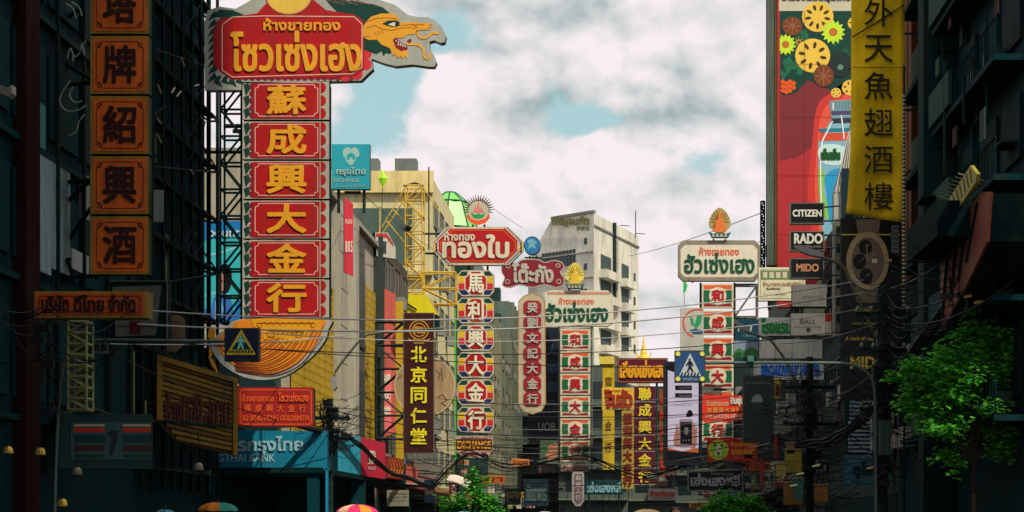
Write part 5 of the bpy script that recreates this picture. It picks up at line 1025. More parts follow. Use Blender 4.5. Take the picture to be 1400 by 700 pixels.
# ---- 39. drink billboard
S = Sign('drink_billboard', 'towering red billboard with sliced food, flowers and a blue bottle on the right', 'billboard', 1110, 180, 79)
RB = mat(178, 34, 40, 1.0, .45, .08, scale=.6)
board(S, 'board', rc(1063, -20, 1172, 420), RB, 0, .5, GREY); board(S, 'edge_trim', rc(1049, -20, 1060, 362), mat(110, 122, 110, .85, .7, .4), .1, .6); board(S, 'edge_trim', rc(1060, -20, 1063, 362), mat(120, 84, 40, 1, .7, .3), .05, .5)
S.ribs('edge_line', [[(x, -10), (x, 362)] for x in (1052, 1055, 1058)], .5, STEEL, .099)
S.rect('white_strip', 1065, -20, 1172, 15, mat(196, 190, 166, 1.1, .5, .1), -.001); S.text('เครื่องดื่มสมุนไพร', 1070, -9, 1163, 3, BLACK, -.007, .04)
S.poly('dark_leaf_ground', catmull([(1066, 16), (1172, 16), (1172, 118), (1150, 128), (1128, 120), (1104, 110), (1090, 126), (1070, 130), (1066, 110)], 2)[:-2], mat(16, 66, 56, 1, .5, .15), -.001, .004)
GRN = mat(30, 110, 76, 1, .5, .1); S.polys('leaf', [[(1070+k*9, 84+k % 3*8), (1080+k*9, 76+k % 2*6), (1086+k*9, 90), (1076+k*9, 104-k % 2*8)] for k in range(5)]+[[(1090, 44), (1102, 40), (1106, 52), (1096, 56)], [(1140, 30), (1150, 34), (1146, 46), (1136, 42)], [(1066, 96), (1076, 100), (1070, 112)]], GRN, -.006, .003)
LO = mat(232, 180, 70, 1.25, .5, .1); HOLE = mat(70, 60, 26, 1, .5, .1)
def lotus(cx, cy, r, k=8):
    d = S.disc('food_slice', cx, cy, r, r*.97, LO, -.010, .005, n=22)
    S.polys('slice_hole', [[(cx+r*.62*cos(a)+r*.2*cos(a)*cos(t)-r*.1*sin(a)*sin(t), cy+r*.6*sin(a)+r*.2*sin(a)*cos(t)+r*.1*cos(a)*sin(t)) for t in [i*pi/4 for i in range(8)]] for a in [2*pi*j/k+.2 for j in range(k)]], HOLE, -.016, .003, d)
lotus(1118, 23, 21.5, 9); lotus(1111, 76, 24, 8); lotus(1162, 120, 11, 6); lotus(1168, 32, 9, 6); lotus(1143, 127, 7, 5)
FY = mat(180, 214, 50, 1.25, .5, .1)
for (cx, cy, r) in ((1139, 44, 17), (1074, 61, 15)):
    pts = [];
    for i in range(28): a = 2*pi*i/28; rr = r*(1.0 if i % 2 else .72); pts.append((max(1066, cx+rr*cos(a)), cy+rr*sin(a)))
    f_ = S.poly('flower', pts, FY, -.018, .004); S.disc('flower_centre', max(1073, cx), cy, r*.34, r*.34, mat(190, 110, 40, 1.1, .5, .1), -.023, .003, f_)
d_ = S.disc('dark_fruit', 1149, 88, 16, 18, mat(14, 40, 36, 1, .25, .1), -.020, .006); S.disc('fruit_glint', 1149, 92, 4, 4, mat(90, 140, 120, 1, .4, .1), -.027, .003, d_)
for (cx, cy, rx, ry) in ((1126, 104, 14, 15), (1083, 36, 14, 13)):
    f_ = S.poly('dried_fruit', circ(cx, cy, rx, ry, 16), mat(120, 66, 36, 1, .5, .15), -.027, .005); S.ribs('fruit_rib', [[(cx, cy), (cx+rx*.8*cos(a), cy+ry*.8*sin(a))] for a in [i*pi/4 for i in range(8)]], .9, mat(176, 110, 70, 1.1, .5, .1), -.033, .003, f_)
S.polys('berry', [circ(1070+k % 4*5, 112+k//4*6+k % 2*2, 3.2, 3.2, 8) for k in range(11)], mat(214, 84, 30, 1.2, .5, .1), -.020)
S.polys('leaf', [[(1070+k*13, 28+(k*17) % 60), (1079+k*13, 22+(k*17) % 60), (1085+k*13, 33+(k*17) % 60), (1075+k*13, 40+(k*17) % 60)] for k in range(7)], mat(20, 90, 60, 1, .5, .1), -.0075, .002)
S.polys('petal', [[(1092+8*cos(a), 58+8*sin(a)), (1092+2*cos(a+.4), 58+2*sin(a+.4)), (1092+2*cos(a-.4), 58+2*sin(a-.4))] for a in [i*pi/4 for i in range(8)]], mat(226, 150, 60, 1.2, .5, .1), -.0095, .002)
S.ribs('sheet_seam', [[(1066, 160), (1172, 160)], [(1066, 240), (1172, 240)], [(1066, 320), (1172, 320)], [(1066, 88), (1172, 88)], [(1100, 16), (1100, 418)]], .35, mat(110, 30, 30, 1, .5, .1), -.0345, .002)
# bottle
S.poly('dark_upper_area', [(1066, 90), (1172, 90), (1172, 150), (1140, 160), (1112, 200), (1090, 215), (1066, 220)], mat(124, 28, 34, 1.0, .45, .1), -.0008, .002)  # darker maroon over the upper part of the board
S.poly('halo', catmull([(1110, 200), (1116, 150), (1132, 130), (1170, 132), (1170, 416), (1130, 412), (1112, 330), (1104, 262)], 3), mat(200, 56, 50, 1.1, .5, .1), -.004, .001)
S.poly('glow', catmull([(1118, 190), (1122, 160), (1134, 140), (1150, 136), (1170, 140), (1170, 400), (1140, 400), (1122, 330), (1114, 260)], 3), mat(216, 84, 66, 1.2, .5, .1), -.006, .003)
bt = S.poly('bottle', [(1134, 139), (1168, 137), (1168, 150), (1166, 162), (1168, 172), (1175, 190), (1175, 330), (1128, 330), (1121, 300), (1119, 250), (1119, 195), (1128, 178), (1137, 162), (1135, 150)], mat(126, 176, 196, 1.1, .3, .1), -.012, .008)
S.poly('cap', [(1134, 138), (1168, 136), (1168, 150), (1135, 151)], mat(110, 150, 160, 1.1, .4, .1), -.021, .004, bt); S.poly('cap_band', [(1136, 152), (1167, 151), (1167, 157), (1137, 158)], mat(70, 66, 100, 1.1, .4, .1), -.021, .004, bt); S.poly('neck_shade', [(1137, 162), (1166, 161), (1167, 168), (1135, 169)], mat(34, 44, 60, 1, .4, .1), -.021, .004, bt)
S.poly('red_band', [(1122, 182), (1172, 181), (1175, 192), (1120, 193)], mat(200, 76, 50, 1.2, .5, .1), -.021, .004, bt); S.poly('blue_band', [(1119, 176), (1170, 175), (1172, 180), (1122, 181)], mat(30, 120, 140, 1.1, .5, .1), -.021, .004, bt)
S.ribs('glass_highlight', [catmull([(1138, 166), (1131, 180), (1123, 200), (1122, 250), (1124, 300)], 4, False), catmull([(1139, 141), (1139, 150)], 2, False), catmull([(1150, 158), (1152, 172), (1154, 190)], 3, False)], 1.8, mat(226, 226, 220, 1.2, .4, .05), -.031, .002, bt); S.ribs('cap_groove', [[(1140+k*4, 139), (1140+k*4, 149)] for k in range(7)], .6, mat(60, 90, 100, 1, .4, .1), -.026, .002, bt)
lb = S.poly('label', catmull([(1118, 208), (1126, 198), (1145, 198), (1158, 204), (1158, 218), (1144, 226), (1124, 222)], 3), mat(190, 220, 216, 1.15, .5, .1), -.021, .004, bt); S.text('เย็นเย็น', 1123, 204, 1148, 218, mat(20, 90, 40, 1, .5, .1), -.026, .06, bt)
S.poly('green_swirl', catmull([(1119, 230), (1128, 240), (1126, 262), (1134, 290), (1130, 300), (1121, 280)], 3), mat(130, 190, 80, 1.1, .5, .1), -.021, .004, bt); S.poly('blue_swirl', catmull([(1128, 240), (1150, 230), (1160, 250), (1148, 280), (1150, 320), (1134, 300), (1130, 262)], 3), mat(40, 150, 200, 1.1, .5, .1), -.026, .004, bt)
# small mast by the billboard
S = Sign('antenna_mast', 'thin dark lattice mast on the left edge of the red billboard', 'mast', 1043, 320, 80)
S.truss('truss', 1040.5, 275, 1045.5, 365, 12, .03, DSTEEL, .2)
# white ribbed wing wall
S = Sign('ribbed_wing_wall', 'white ribbed wedge shaped wall between the red billboard and the yellow fabric banner', 'wall', 1148, 300, 70)
board(S, 'wall', [(1165, 162), (1160, 190), (1148, 235), (1140, 262), (1140, 460), (1172, 460), (1172, 162)], mat(176, 178, 166, 1.05, .7, .3), 0, .5, GREY)
for k in range(5): S.ribs('rib', [[(1163.5+k*.8-3, 180+k*4), (1142+k*5, 262)]], 1.0, mat(214, 212, 200, 1.1, .6, .2), -.001-k*.001, .06)
S.rect('dark_panel', 1150, 231, 1166, 300, mat(10, 44, 56, 1, .5, .2), -.08, .05); S.rect('beige_panel', 1141, 300, 1158, 456, mat(120, 118, 96, 1, .7, .35), -.08, .04)
for k in range(6): S.rect('window', 1143, 310+k*24, 1154, 322+k*24, GLASS, -.125, .03)
# ---- 40 yellow banner
YF = mat(232, 166, 24, 1.5, .75, .25, scale=1.2)
S = Sign('fabric_banner', 'long yellow fabric banner with six dark Chinese characters hanging on the right', 'banner', 1200, 150, 52)
V, Fc = [], []; nx_, ny_ = 10, 40
for j in range(ny_+1):
    for i in range(nx_+1):
        u, v_ = i/nx_, j/ny_; px = 1164+(1237-1164)*u-(8*(v_**5))*(1-u); py = -40+(292+40+13*u-(6 if v_ else 0)*0)*v_
        x, z = S.L(px, py); V.append((x, .05*sin(u*7+v_*5)+.03*sin(v_*23+u*3), z))
for j in range(ny_):
    for i in range(nx_): a = j*(nx_+1)+i; Fc.append((a, a+1, a+nx_+2, a+nx_+1))
cl = link('cloth', mesh('cloth', V, Fc, YF, smooth=True), S.e); so = cl.modifiers.new('s', 'SOLIDIFY'); so.thickness = .01
for i, ch in enumerate('外天魚翅酒樓'): S.text(ch, 1181, -1+50.3*i, 1220, 36+50.3*i, mat(44, 40, 22, 1, .6, .15), -.085, .0, name='character')
S.ribs('seam', [[(1165, 93), (1235, 93)]], .8, mat(120, 96, 30, 1, .6, .2), -.085); S.rods('rail', [[(1160, 93, .12), (1240, 93, .12)], [(1160, -20, .12), (1260, -20, .12)], [(1165, 52, -.1), (1236, 8, -.1)]], .02, DSTEEL)
S.rods('strut', [[(1237, 45, .1), (1270, 45, .1)], [(1237, 150, .1), (1280, 146, .1)], [(1237, 247, .1), (1300, 245, .1)], [(1237, 240, .1), (1290, 190, .1)]], .035, DSTEEL)
S = Sign('insulator_string', 'black and white ringed pole running down beside the yellow fabric banner', 'pole', 1236, 400, 50.5)
S.rods('pole', [[(1236, 90, 0), (1236, 715, 0)]], .03, DSTEEL)
V, Fc = [], []
for k in range(52): tubevf([(0, 0, S.L(1236, 130+k*5.6)[1]), (0, 0, S.L(1236, 132.6+k*5.6)[1])], .055, V, Fc, 6)
tag(link('ring', mesh('ring', V, Fc, mat(170, 166, 140, 1, .5, .3)), S.e), kind='stuff')
# ---- 41. watch banner
S = Sign('watch_poster', 'tall dark poster with a large wristwatch and copper capitals on the right', 'poster', 1190, 400, 56)
board(S, 'board', rc(1150, 298, 1231, 546), mat(6, 22, 28, 1, .35, .2), 0, .3); WA = mat(176, 156, 120, 1.2, .4, .25); WB = mat(120, 110, 92, 1.1, .4, .2)
S.poly('strap', [(1170, 300), (1204, 300), (1200, 325), (1174, 325)], WB, -.001); S.poly('strap', [(1166, 392), (1206, 392), (1200, 414), (1172, 414)], WB, -.001)
S.disc('watch_case', 1186, 357, 29, 40, WA, -.007, .03, n=36); S.disc('watch_dial', 1186, 357, 22, 32, WB, -.038, .005, n=32)
for (x, y, rx, ry) in ((1183, 338, 9, 10), (1175, 358, 9, 11), (1184, 378, 9, 11)):
    d_ = S.disc('subdial', x, y, rx, ry, mat(10, 20, 24, 1, .4, .1), -.044, .004); S.ribs('hand', [[(x, y), (x+rx*.6, y-ry*.4)]], .7, WA, -.05, .003, d_)
S.ribs('minute_mark', [[(1186+20*cos(a), 357+29*sin(a)), (1186+22*cos(a), 357+32*sin(a))] for a in [i*pi/12 for i in range(24)]], .7, BLACK, -.044); S.ribs('hand', [[(1186, 357), (1197, 345)], [(1186, 357), (1184, 334)]], 1, WA, -.056); S.rect('date_window', 1192, 354, 1199, 360, WHITE, -.045); S.rods('crown', [[(1215, 357, -.03), (1219, 357, -.03)]], .06, WA)
CU = mat(226, 180, 70, 1.4, .5, .2)
S.text('A mark of true design', 1156, 460, 1212, 467, CU, -.001, .02); S.text('MIDO', 1163, 488, 1212, 504, CU, -.001, .05); S.text('SWISS WATCHES SINCE 1918', 1165, 441, 1200, 443.5, CU, -.001, .0); S.rect('gold_line', 1150, 320, 1231, 321.5, CU, -.001); S.text('ANNIVERSARY', 1168, 422, 1204, 426, CU, -.001, .0)
S = Sign('light_slot_sign', 'narrow vertical sign with pale horizontal bars next to the watch poster', 'shop sign', 1226, 350, 54.5)
board(S, 'box', rc(1219, 308, 1229, 346), mat(110, 130, 136, 1, .5, .3), 0, .2); S.ribs('bar', [[(1221, 312+k*7), (1228, 312+k*7)] for k in range(5)], 1, DARK, -.001)
# slatted vent + grey sign
S = Sign('slatted_screen', 'pale horizontal slatted screen right of the black cable pole', 'screen', 1178, 582, 60)
board(S, 'frame', rc(1156, 546, 1194, 622), DARK, .1, .3)
for k in range(13): S.box('slat', 1160+(2 if k < 5 else 0), 548+k*5.6, 1192, 551.2+k*5.6, -.02, .1, mat(150, 174, 182, 1.2, .6, .35))
S = Sign('grey_fascia', 'dim blue-grey fascia with faded script below the slatted screen', 'fascia', 1176, 643, 59)
board(S, 'box', rc(1154, 622, 1218, 664), mat(60, 112, 124, 1.1, .6, .3), 0, .4, DARK); S.text('ดูโอ', 1167, 632, 1192, 654, mat(28, 50, 56, 1, .5, .2), -.001, .04)

# ================================================================== small things, cables, plants
def W(px, py, D): return ((px-HX)/F*D, D, CAMZ+(HY-py)/F*D)
# ---- receding shop fascias on the left pavement edge
def wallsign(name, label, cat, px0, px1, ya, yb, X, m, side='L', th=.3, edge=None):
    D0 = X*F/(px0-HX); S = Sign(name, label, cat, px0, (ya+yb)/2, D0, pi/2 if side == 'L' else -pi/2)
    board(S, 'board', [(px0, ya[0] if isinstance(ya, tuple) else ya), (px1, ya[1]), (px1, yb[1]), (px0, yb[0])] if isinstance(ya, tuple) else rc(px0, ya, px1, yb), m, 0, th, edge or DARK)
    return S
def WS(name, label, px0, px1, t0, t1, b0, b1, X, m, th=.4):
    D0 = X*F/(px0-HX); S = Sign(name, label, 'shop sign', px0, (t0+b0)/2, D0, pi/2 if X < 0 else -pi/2)
    board(S, 'board', [(px0, t0), (px1, t1), (px1, b1), (px0, b0)], m, 0, th, DARK); return S
S = WS('receding_fascia', 'turquoise shop fascia running back from the corner of the wide bank fascia', 462, 493, 594, 597, 644, 650, -8.4, mat(40, 160, 186, 1.2, .55, .2)); S.ribs('seam', [[(x, 596), (x, 644)] for x in (468, 478, 486)], .5, mat(60, 130, 130, 1, .5, .1), -.001)
S = WS('receding_fascia', 'crimson shop fascia with white block lettering beyond the turquoise one', 493.5, 527, 597, 606, 650, 655, -8.4, mat(186, 34, 62, 1.3, .55, .15)); S.text('ทอง', 503, 617, 512, 634, WHITE, -.002, .05); S.text('GOLD', 503, 638, 513, 642, WHITE, -.002, .03); S.ribs('bar', [[(499, 612), (499, 640)]], 1.2, mat(120, 110, 80, 1, .5, .1), -.001)
S = WS('receding_fascia', 'red and gold shop fascia past the crimson one', 528, 552, 623, 628, 653, 656, -8.5, mat(150, 40, 34, 1.2, .55, .3)); S.ribs('gold_pattern', [[(532+k*4, 628), (536+k*4, 640), (532+k*4, 650)] for k in range(5)], 1.3, mat(226, 180, 50, 1.2, .5, .1), -.001)
S = WS('receding_fascia', 'small salmon pink fascia past the red and gold one', 555, 571, 636, 640, 661, 662, -8.6, mat(206, 96, 84, 1.2, .55, .3)); S.ribs('white_edge', [[(555, 661), (571, 662)]], 1.2, WHITE, -.001)
S = Sign('paper_notice', 'pale notice board with lines of dark writing above the pink umbrella', 'notice', 545, 681, 62)
board(S, 'board', rc(529, 670, 559, 692), mat(150, 150, 130, .9, .6, .3), 0, .1); [S.text(t, 532, 673+5*k, 556, 676.5+5*k, BLACK, -.001, .0) for k, t in enumerate(('รับซื้อทอง', 'ราคาดี', 'เปิดทุกวัน'))]
S = Sign('awning_post', 'thin turquoise post under the right end of the wide bank fascia', 'post', 447, 670, 49.5); S.box('pole', 445, 640, 448.5, 722, 0, .07, mat(20, 130, 170, 1.2, .5, .1)); S.box('foot', 443, 717, 450, 722.5, -.03, .1, STEEL)
def small(name, label, x0, y0, x1, y1, D, m, txt=None, tm=None, th=.12):
    S = Sign(name, label, 'shop sign', (x0+x1)/2, (y0+y1)/2, D); board(S, 'board', rc(x0, y0, x1, y1), m, 0, th, DSTEEL)
    if txt: S.text(txt, x0+(x1-x0)*.1, y0+(y1-y0)*.2, x1-(x1-x0)*.1, y1-(y1-y0)*.2, tm or BLACK, -.001, .03)
    S.rods('bracket', [[(x0, y0+2, .1), (x0-4, y0-2, .15)]], .02, DSTEEL); return S
small('small_sign', 'small glowing orange sign hanging low left of the dark bank column', 699, 627, 724, 637, 96, mat(226, 130, 60, 1.3, .5, .1), 'ร้านอาหาร', mat(160, 70, 30, 1, .5, .1))
small('small_sign', 'tiny pale sign with orange stripe right under the exchange board', 626, 629, 641, 636, 78, mat(196, 170, 140, 1.1, .5, .2), 'ทอง', ORANGE)
small('small_sign', 'tiny salmon sign above the middle tree', 627, 641, 639, 651, 78, mat(176, 110, 90, 1.1, .5, .2), '金', WHITE)
small('small_sign', 'dull brown sign with pale writing low under the dark bank column', 736, 636, 762, 647, 92, mat(96, 76, 66, 1.1, .5, .3), '1 ตลาด', mat(150, 150, 140, 1, .5, .1))
small('small_sign', 'deep red sign with white writing at the bend beyond the purple column', 905, 640, 925, 652, 90, mat(150, 40, 34, 1.1, .5, .3), 'ทอง', WHITE)
small('small_sign', 'narrow yellow sign hanging behind the dark poster box', 1059, 520, 1067, 545, 62, mat(206, 186, 60, 1.1, .5, .2), '金', MAROON)
small('small_sign', 'pale blue board above the dark script sign in the middle', 858, 598, 866, 620, 98, mat(120, 150, 160, 1.0, .5, .2))
small('small_sign', 'dark billboard box low in the middle left of the small rounded column sign', 716, 655, 750, 692, 84, mat(30, 56, 66, 1, .5, .2), 'ภัตตาคาร', mat(90, 110, 110, 1, .5, .1))
small('small_sign', 'dark sign box low in the middle above the street traffic', 690, 668, 712, 690, 88, mat(44, 60, 60, 1, .5, .3), 'หูฉลาม', mat(150, 140, 100, 1, .5, .1))
S = Sign('script_sign', 'wide dark teal sign with pale blue Thai script low in the middle', 'shop sign', 828, 665, 86)
board(S, 'board', rc(798, 656, 852, 676), mat(24, 70, 76, 1, .5, .2), 0, .2); S.text('เซ่งเฮงหลี', 803, 659, 848, 673, mat(130, 180, 190, 1.1, .5, .1), -.001, .05); S.rods('leg', [[(805, 676, .1), (805, 700, .1)], [(846, 676, .1), (846, 700, .1)]], .04, STEEL)
S = Sign('fruit_picture_sign', 'faded picture sign with fruit and leaves under the dark bank column', 'shop sign', 752, 616, 90)
board(S, 'board', rc(738, 602, 765, 634), mat(90, 110, 90, 1, .5, .3), 0, .2); S.poly('fruit', catmull([(748, 612), (758, 604), (763, 612), (760, 626), (750, 630), (746, 622)], 3), mat(206, 140, 110, 1.1, .5, .15), -.001); S.polys('leaf', [[(740, 616), (746, 608), (750, 616), (744, 624)], [(752, 606), (757, 603), (758, 608)]], mat(60, 130, 70, 1.1, .5, .1), -.008)
S = Sign('white_awning', 'off-white curved awning just behind the middle tree', 'awning', 625, 662, 66)
V, Fc = [], []
for i in range(7):
    t = i/6; x, z = S.L(610+t*34, 656+t*t*14); V += [(x, 0, z), (x, 1.6, z+.25), (x, 0, z-.05), (x, 1.6, z+.2)]
for i in range(6): a = i*4; Fc += [(a, a+4, a+5, a+1), (a+2, a+3, a+7, a+6), (a, a+2, a+6, a+4)]
link('cloth', mesh('cloth', V, Fc, mat(206, 196, 184, 1.1, .7, .2)), S.e); S.rods('arm', [[(611, 657, 0), (611, 657, 1.6)], [(643, 669, 0), (643, 669, 1.6)]], .03, STEEL)
# hanging bowls / lamps by the purple column
for (x, y, c, lb) in ((892, 651, (120, 150, 130), 'pale green dish lamp beside the foot of the purple column'), (905, 656, (150, 160, 140), 'pale grey dish lamp right of the purple column foot')):
    S = Sign('dish_lamp', lb, 'lamp', x, y, 64); V, Fc = [], []
    for (r_, z_) in ((.05, .12), (.08, .08), (.2, -.02), (.24, -.1)): V += [(r_*cos(2*pi*i/14), r_*sin(2*pi*i/14), z_) for i in range(14)]
    for k in range(3):
        for i in range(14): Fc.append((k*14+i, k*14+(i+1) % 14, (k+1)*14+(i+1) % 14, (k+1)*14+i))
    link('shade', mesh('shade', V, Fc, mat(*c, 1.1, .4, .2)), S.e); S.rods('stem', [[(x, y-4, 0), (x, y-14, 0)]], .015, DSTEEL); V, Fc = [], []; boxvf(-.18, .18, -.18, .18, -.2, -.1, V, Fc); link('lamp_body', mesh('lamp_body', V, Fc, mat(200, 120, 60, 1.1, .4, .2)), S.e)
# ---- right: things at the pole foot
for i, (x0, y0, x1, y1, c, lb) in enumerate(((1074, 615, 1096, 646, (150, 134, 40), 'tall mustard board low beside the black cable pole'), (1061, 634, 1074, 652, (176, 160, 90), 'small cream junction box left of the mustard board'), (1072, 660, 1096, 690, (140, 104, 40), 'ochre crate-like board below the mustard board'),
                                  (1114, 663, 1132, 686, (150, 104, 44), 'ochre board right of the black cable pole'), (1086, 655, 1098, 683, (60, 110, 104), 'teal box standing in front of the ochre board'), (1076, 606, 1086, 620, (150, 110, 84), 'pinkish tilted board above the mustard board'))):
    S = Sign('notice_box', lb, 'box', (x0+x1)/2, (y0+y1)/2, 49+(i == 4)*-1); board(S, 'box', rc(x0, y0, x1, y1), mat(*c, .95, .6, .5), 0, .35, mat(70, 66, 34, .9, .6, .4)); S.box('lid', x0-1, y0-1.4, x1+1, y0, -.04, .38, mat(150, 150, 110, .9, .6, .3)); S.ribs('seam', [[(x0+2, (y0+y1)/2), (x1-2, (y0+y1)/2)]], .5, DARK, -.001)
for (x, y0, y1) in ((1042, 626, 668), (1061, 595, 628)):
    S = Sign('red_post', 'short faded red post %s' % ('under the orange-red sign end' if x < 1050 else 'beside the dark poster box'), 'post', x, (y0+y1)/2, 51); S.box('pole', x-2.5, y0, x+2.5, y1, 0, .1, mat(150, 56, 44, 1, .6, .4)); S.box('cap', x-3, y0-2, x+3, y0, -.02, .12, STEEL)
for (x, y, c) in ((1094, 648, (190, 184, 130)), (1116, 637, (180, 176, 130)), (1215, 560, (200, 150, 110)), (1190, 640, (220, 160, 60)), (1085, 664, (170, 190, 150))):
    S = Sign('pole_lamp', {1094: 'short white tube lamp over the teal box', 1116: 'little pale lamp right of the black cable pole', 1215: 'pinkish lamp over the grey control box', 1190: 'tiny orange lamp in front of the grey fascia', 1085: 'pale green tube lamp low by the mustard board'}[x], 'lamp', x, y, 46); S.rods('tube', [[(x-5, y+1, 0), (x+5, y-1, 0)]], .03, mat(*c, 1.3, .4, .1)); S.rods('holder', [[(x-5, y+2, .06), (x+5, y, .06)]], .035, DSTEEL)
# ---- poles
def upole(label, px, D, ytop, r, arms):
    S = Sign('utility_pole', label, 'utility pole', px, 640, D, group='concrete utility poles'); top = S.L(px, ytop)[1]; bot = -S.O[2]
    V, Fc = [], []; tubevf([(0, 0, bot), (0, 0, top)], [r*1.25, r], V, Fc, 10); link('pole', mesh('pole', V, Fc, mat(34, 56, 54, 1, .8, .4)), S.e)
    for (y, w_, ) in arms:
        z = S.L(px, y)[1]; V, Fc = [], []; boxvf(-w_, w_, -r-.1, -r-.01, z-.05, z+.05, V, Fc); link('crossarm', mesh('crossarm', V, Fc, DSTEEL), S.e)
        for k in (-.9, -.4, .4, .9):
            V, Fc = [], []; tubevf([(k*w_, -r-.05, z+.05), (k*w_, -r-.05, z+.12), (k*w_, -r-.05, z+.2)], [.03, .06, .03], V, Fc, 6); link('insulator', mesh('insulator', V, Fc, mat(110, 110, 96, 1, .3, .2)), S.e)
    return S
random.seed(11)
P1 = upole('dark utility pole wrapped in cables in front of the turquoise fascias', 451, 50.5, 545, .09, ((572, .6), (600, .7)))
P2 = upole('dark utility pole buried in black cable tangle under the hotel sign', 1107, 51, 488, .10, ((530, .7), (580, .8), (610, .6)))
P3 = upole('dark utility pole with ringed insulators beside the mustard boxes and tree', 1206, 44.5, 392, .12, ((430, .7), (480, .6), (560, .6)))
P2.box('transformer', 1098, 560, 1114, 590, -.55, -.2, mat(20, 36, 38, 1, .6, .3)); P3.box('meter_box', 1196, 452, 1212, 480, -.5, -.2, mat(50, 70, 66, 1, .6, .4)); P3.box('meter_box', 1190, 500, 1200, 530, -.5, -.2, mat(40, 60, 56, 1, .6, .4))
P3.rods('pipe', [[(1213, 470, -.2), (1213, 640, -.2)], [(1199, 480, -.2), (1199, 690, -.2)]], .05, STEEL)
def tangle(label, px, D, y0, y1, sx, n, seed):
    random.seed(seed); V, Fc = [], []
    for i in range(n//5):       # lines that run past the pole and on to both sides
        yy = random.uniform(y0, y1); s1, s2 = random.uniform(.8, 1.9)*sx, random.uniform(.8, 1.9)*sx; k_ = random.gauss(0, 8)
        A_ = W(px-s1, yy+random.uniform(-6, 6)+k_, D+random.uniform(-1.2, 1.2)); M0 = W(px+random.gauss(0, 3), yy, D-.3); B0 = W(px+s2, yy+random.uniform(-6, 6)-k_, D+random.uniform(-1.2, 1.2))
        for (a, b_) in ((A_, M0), (M0, B0)):
            sag = random.uniform(.04, .3); tubevf([tuple(a[c]+(b_[c]-a[c])*q-(sag*4*q*(1-q) if c == 2 else 0) for c in range(3)) for q in [k/7 for k in range(8)]], random.choice((.006, .009, .012)), V, Fc, 4, False)
    for i in range(n//5):       # slack U-shaped loops tied back to the pole
        x0 = px+random.gauss(0, sx*.22); w_ = random.uniform(4, 16); h_ = random.uniform(4, 30); yy = random.uniform(y0, y1-15); dd = D-random.uniform(.15, .5)
        tubevf([W(x0+w_*(q-.5)+1.5*sin(6*q+i), yy+h_*4*q*(1-q)+(i % 5)*q*2, dd) for q in [k/8 for k in range(9)]], random.choice((.007, .01)), V, Fc, 4, False)
    for i in range(n//9):       # wandering vertical drops
        x0 = px+random.gauss(0, sx*.25); yy = random.uniform(y0, y1-30); st = random.uniform(5, 12); ph = random.uniform(0, 6)
        tubevf([W(x0+3*sin(k*.9+ph), yy+k*st, D-.3) for k in range(7)], .01, V, Fc, 4, False)
    for i in range(max(3, n//22)):   # splice boxes
        x, y, z = W(px+random.uniform(-1, 1)*sx*.35, random.uniform(y0, y1), D-.4); boxvf(x-.12, x+.12, y-.05, y+.05, z-.06, z+.06, V, Fc)
    o = link('cable_tangle', mesh('cable_tangle', V, Fc, CABLE)); tag(o, label, 'cables', kind='stuff')
tangle('black tangle of cables round the pole in front of the turquoise fascias', 450, 50.2, 540, 622, 26, 150, 3)
tangle('dense black tangle of cables round the pole under the hotel sign', 1107, 50.5, 498, 690, 40, 330, 4)
tangle('black tangle of cables hanging beside the watch poster and tree', 1210, 44, 385, 670, 30, 300, 5)
tangle('loose black cables in front of the shops under the striped round panels', 640, 74, 590, 690, 90, 70, 6)
tangle('loose dark cables across the middle of the street', 800, 84, 590, 700, 120, 90, 8)
tangle('cables drooping in front of the framed black sign', 1010, 54, 620, 690, 60, 60, 9)
tangle('cables looping before the dark left facade', 70, 31, 400, 560, 60, 50, 10)
tangle('cables looped across the dark right facade above the tree', 1310, 41, 330, 450, 60, 90, 12)
def bundle(label, pts, r, D0, D1, n=4, sp=.06):
    V, Fc = [], []; random.seed(int(pts[0][0])); cp = catmull(pts, 6, False)
    for k in range(n):
        ox, oz = random.uniform(-sp, sp), random.uniform(-sp, sp)
        P = []
        for i, (x, y) in enumerate(cp): t = i/(len(cp)-1); q = W(x, y, D0+(D1-D0)*t); P.append((q[0]+ox, q[1], q[2]+oz+.03*sin(i+k)))
        tubevf(P, r, V, Fc, 5, False)
    o = link('cable_bundle', mesh('cable_bundle', V, Fc, CABLE)); tag(o, label, 'cables', kind='stuff')
bundle('thick cable bundle sagging from the pole along the crimson fascia', [(452, 588), (480, 600), (505, 622), (530, 645), (560, 655), (590, 668)], .035, 50, 66, 6, .09)
bundle('thick cable bundle rising past the slatted screen to the tree', [(1060, 597), (1090, 606), (1125, 604), (1155, 592), (1185, 566), (1215, 530), (1270, 455), (1320, 380), (1345, 340)], .045, 52, 40.5, 7, .12)
bundle('dark cable bundle crossing the gold slatted sign', [(120, 560), (190, 576), (250, 574), (325, 568), (450, 592)], .03, 36, 50, 4, .05)
bundle('cable bundle crossing the shops behind the middle tree', [(590, 668), (640, 620), (700, 640), (790, 622), (880, 650), (960, 625)], .02, 66, 62, 4, .12)
bundle('light grey cable loops left of the dark poster box', [(958, 640), (985, 632), (1010, 640), (1030, 655), (1040, 672)], .02, 55, 52, 3, .08)
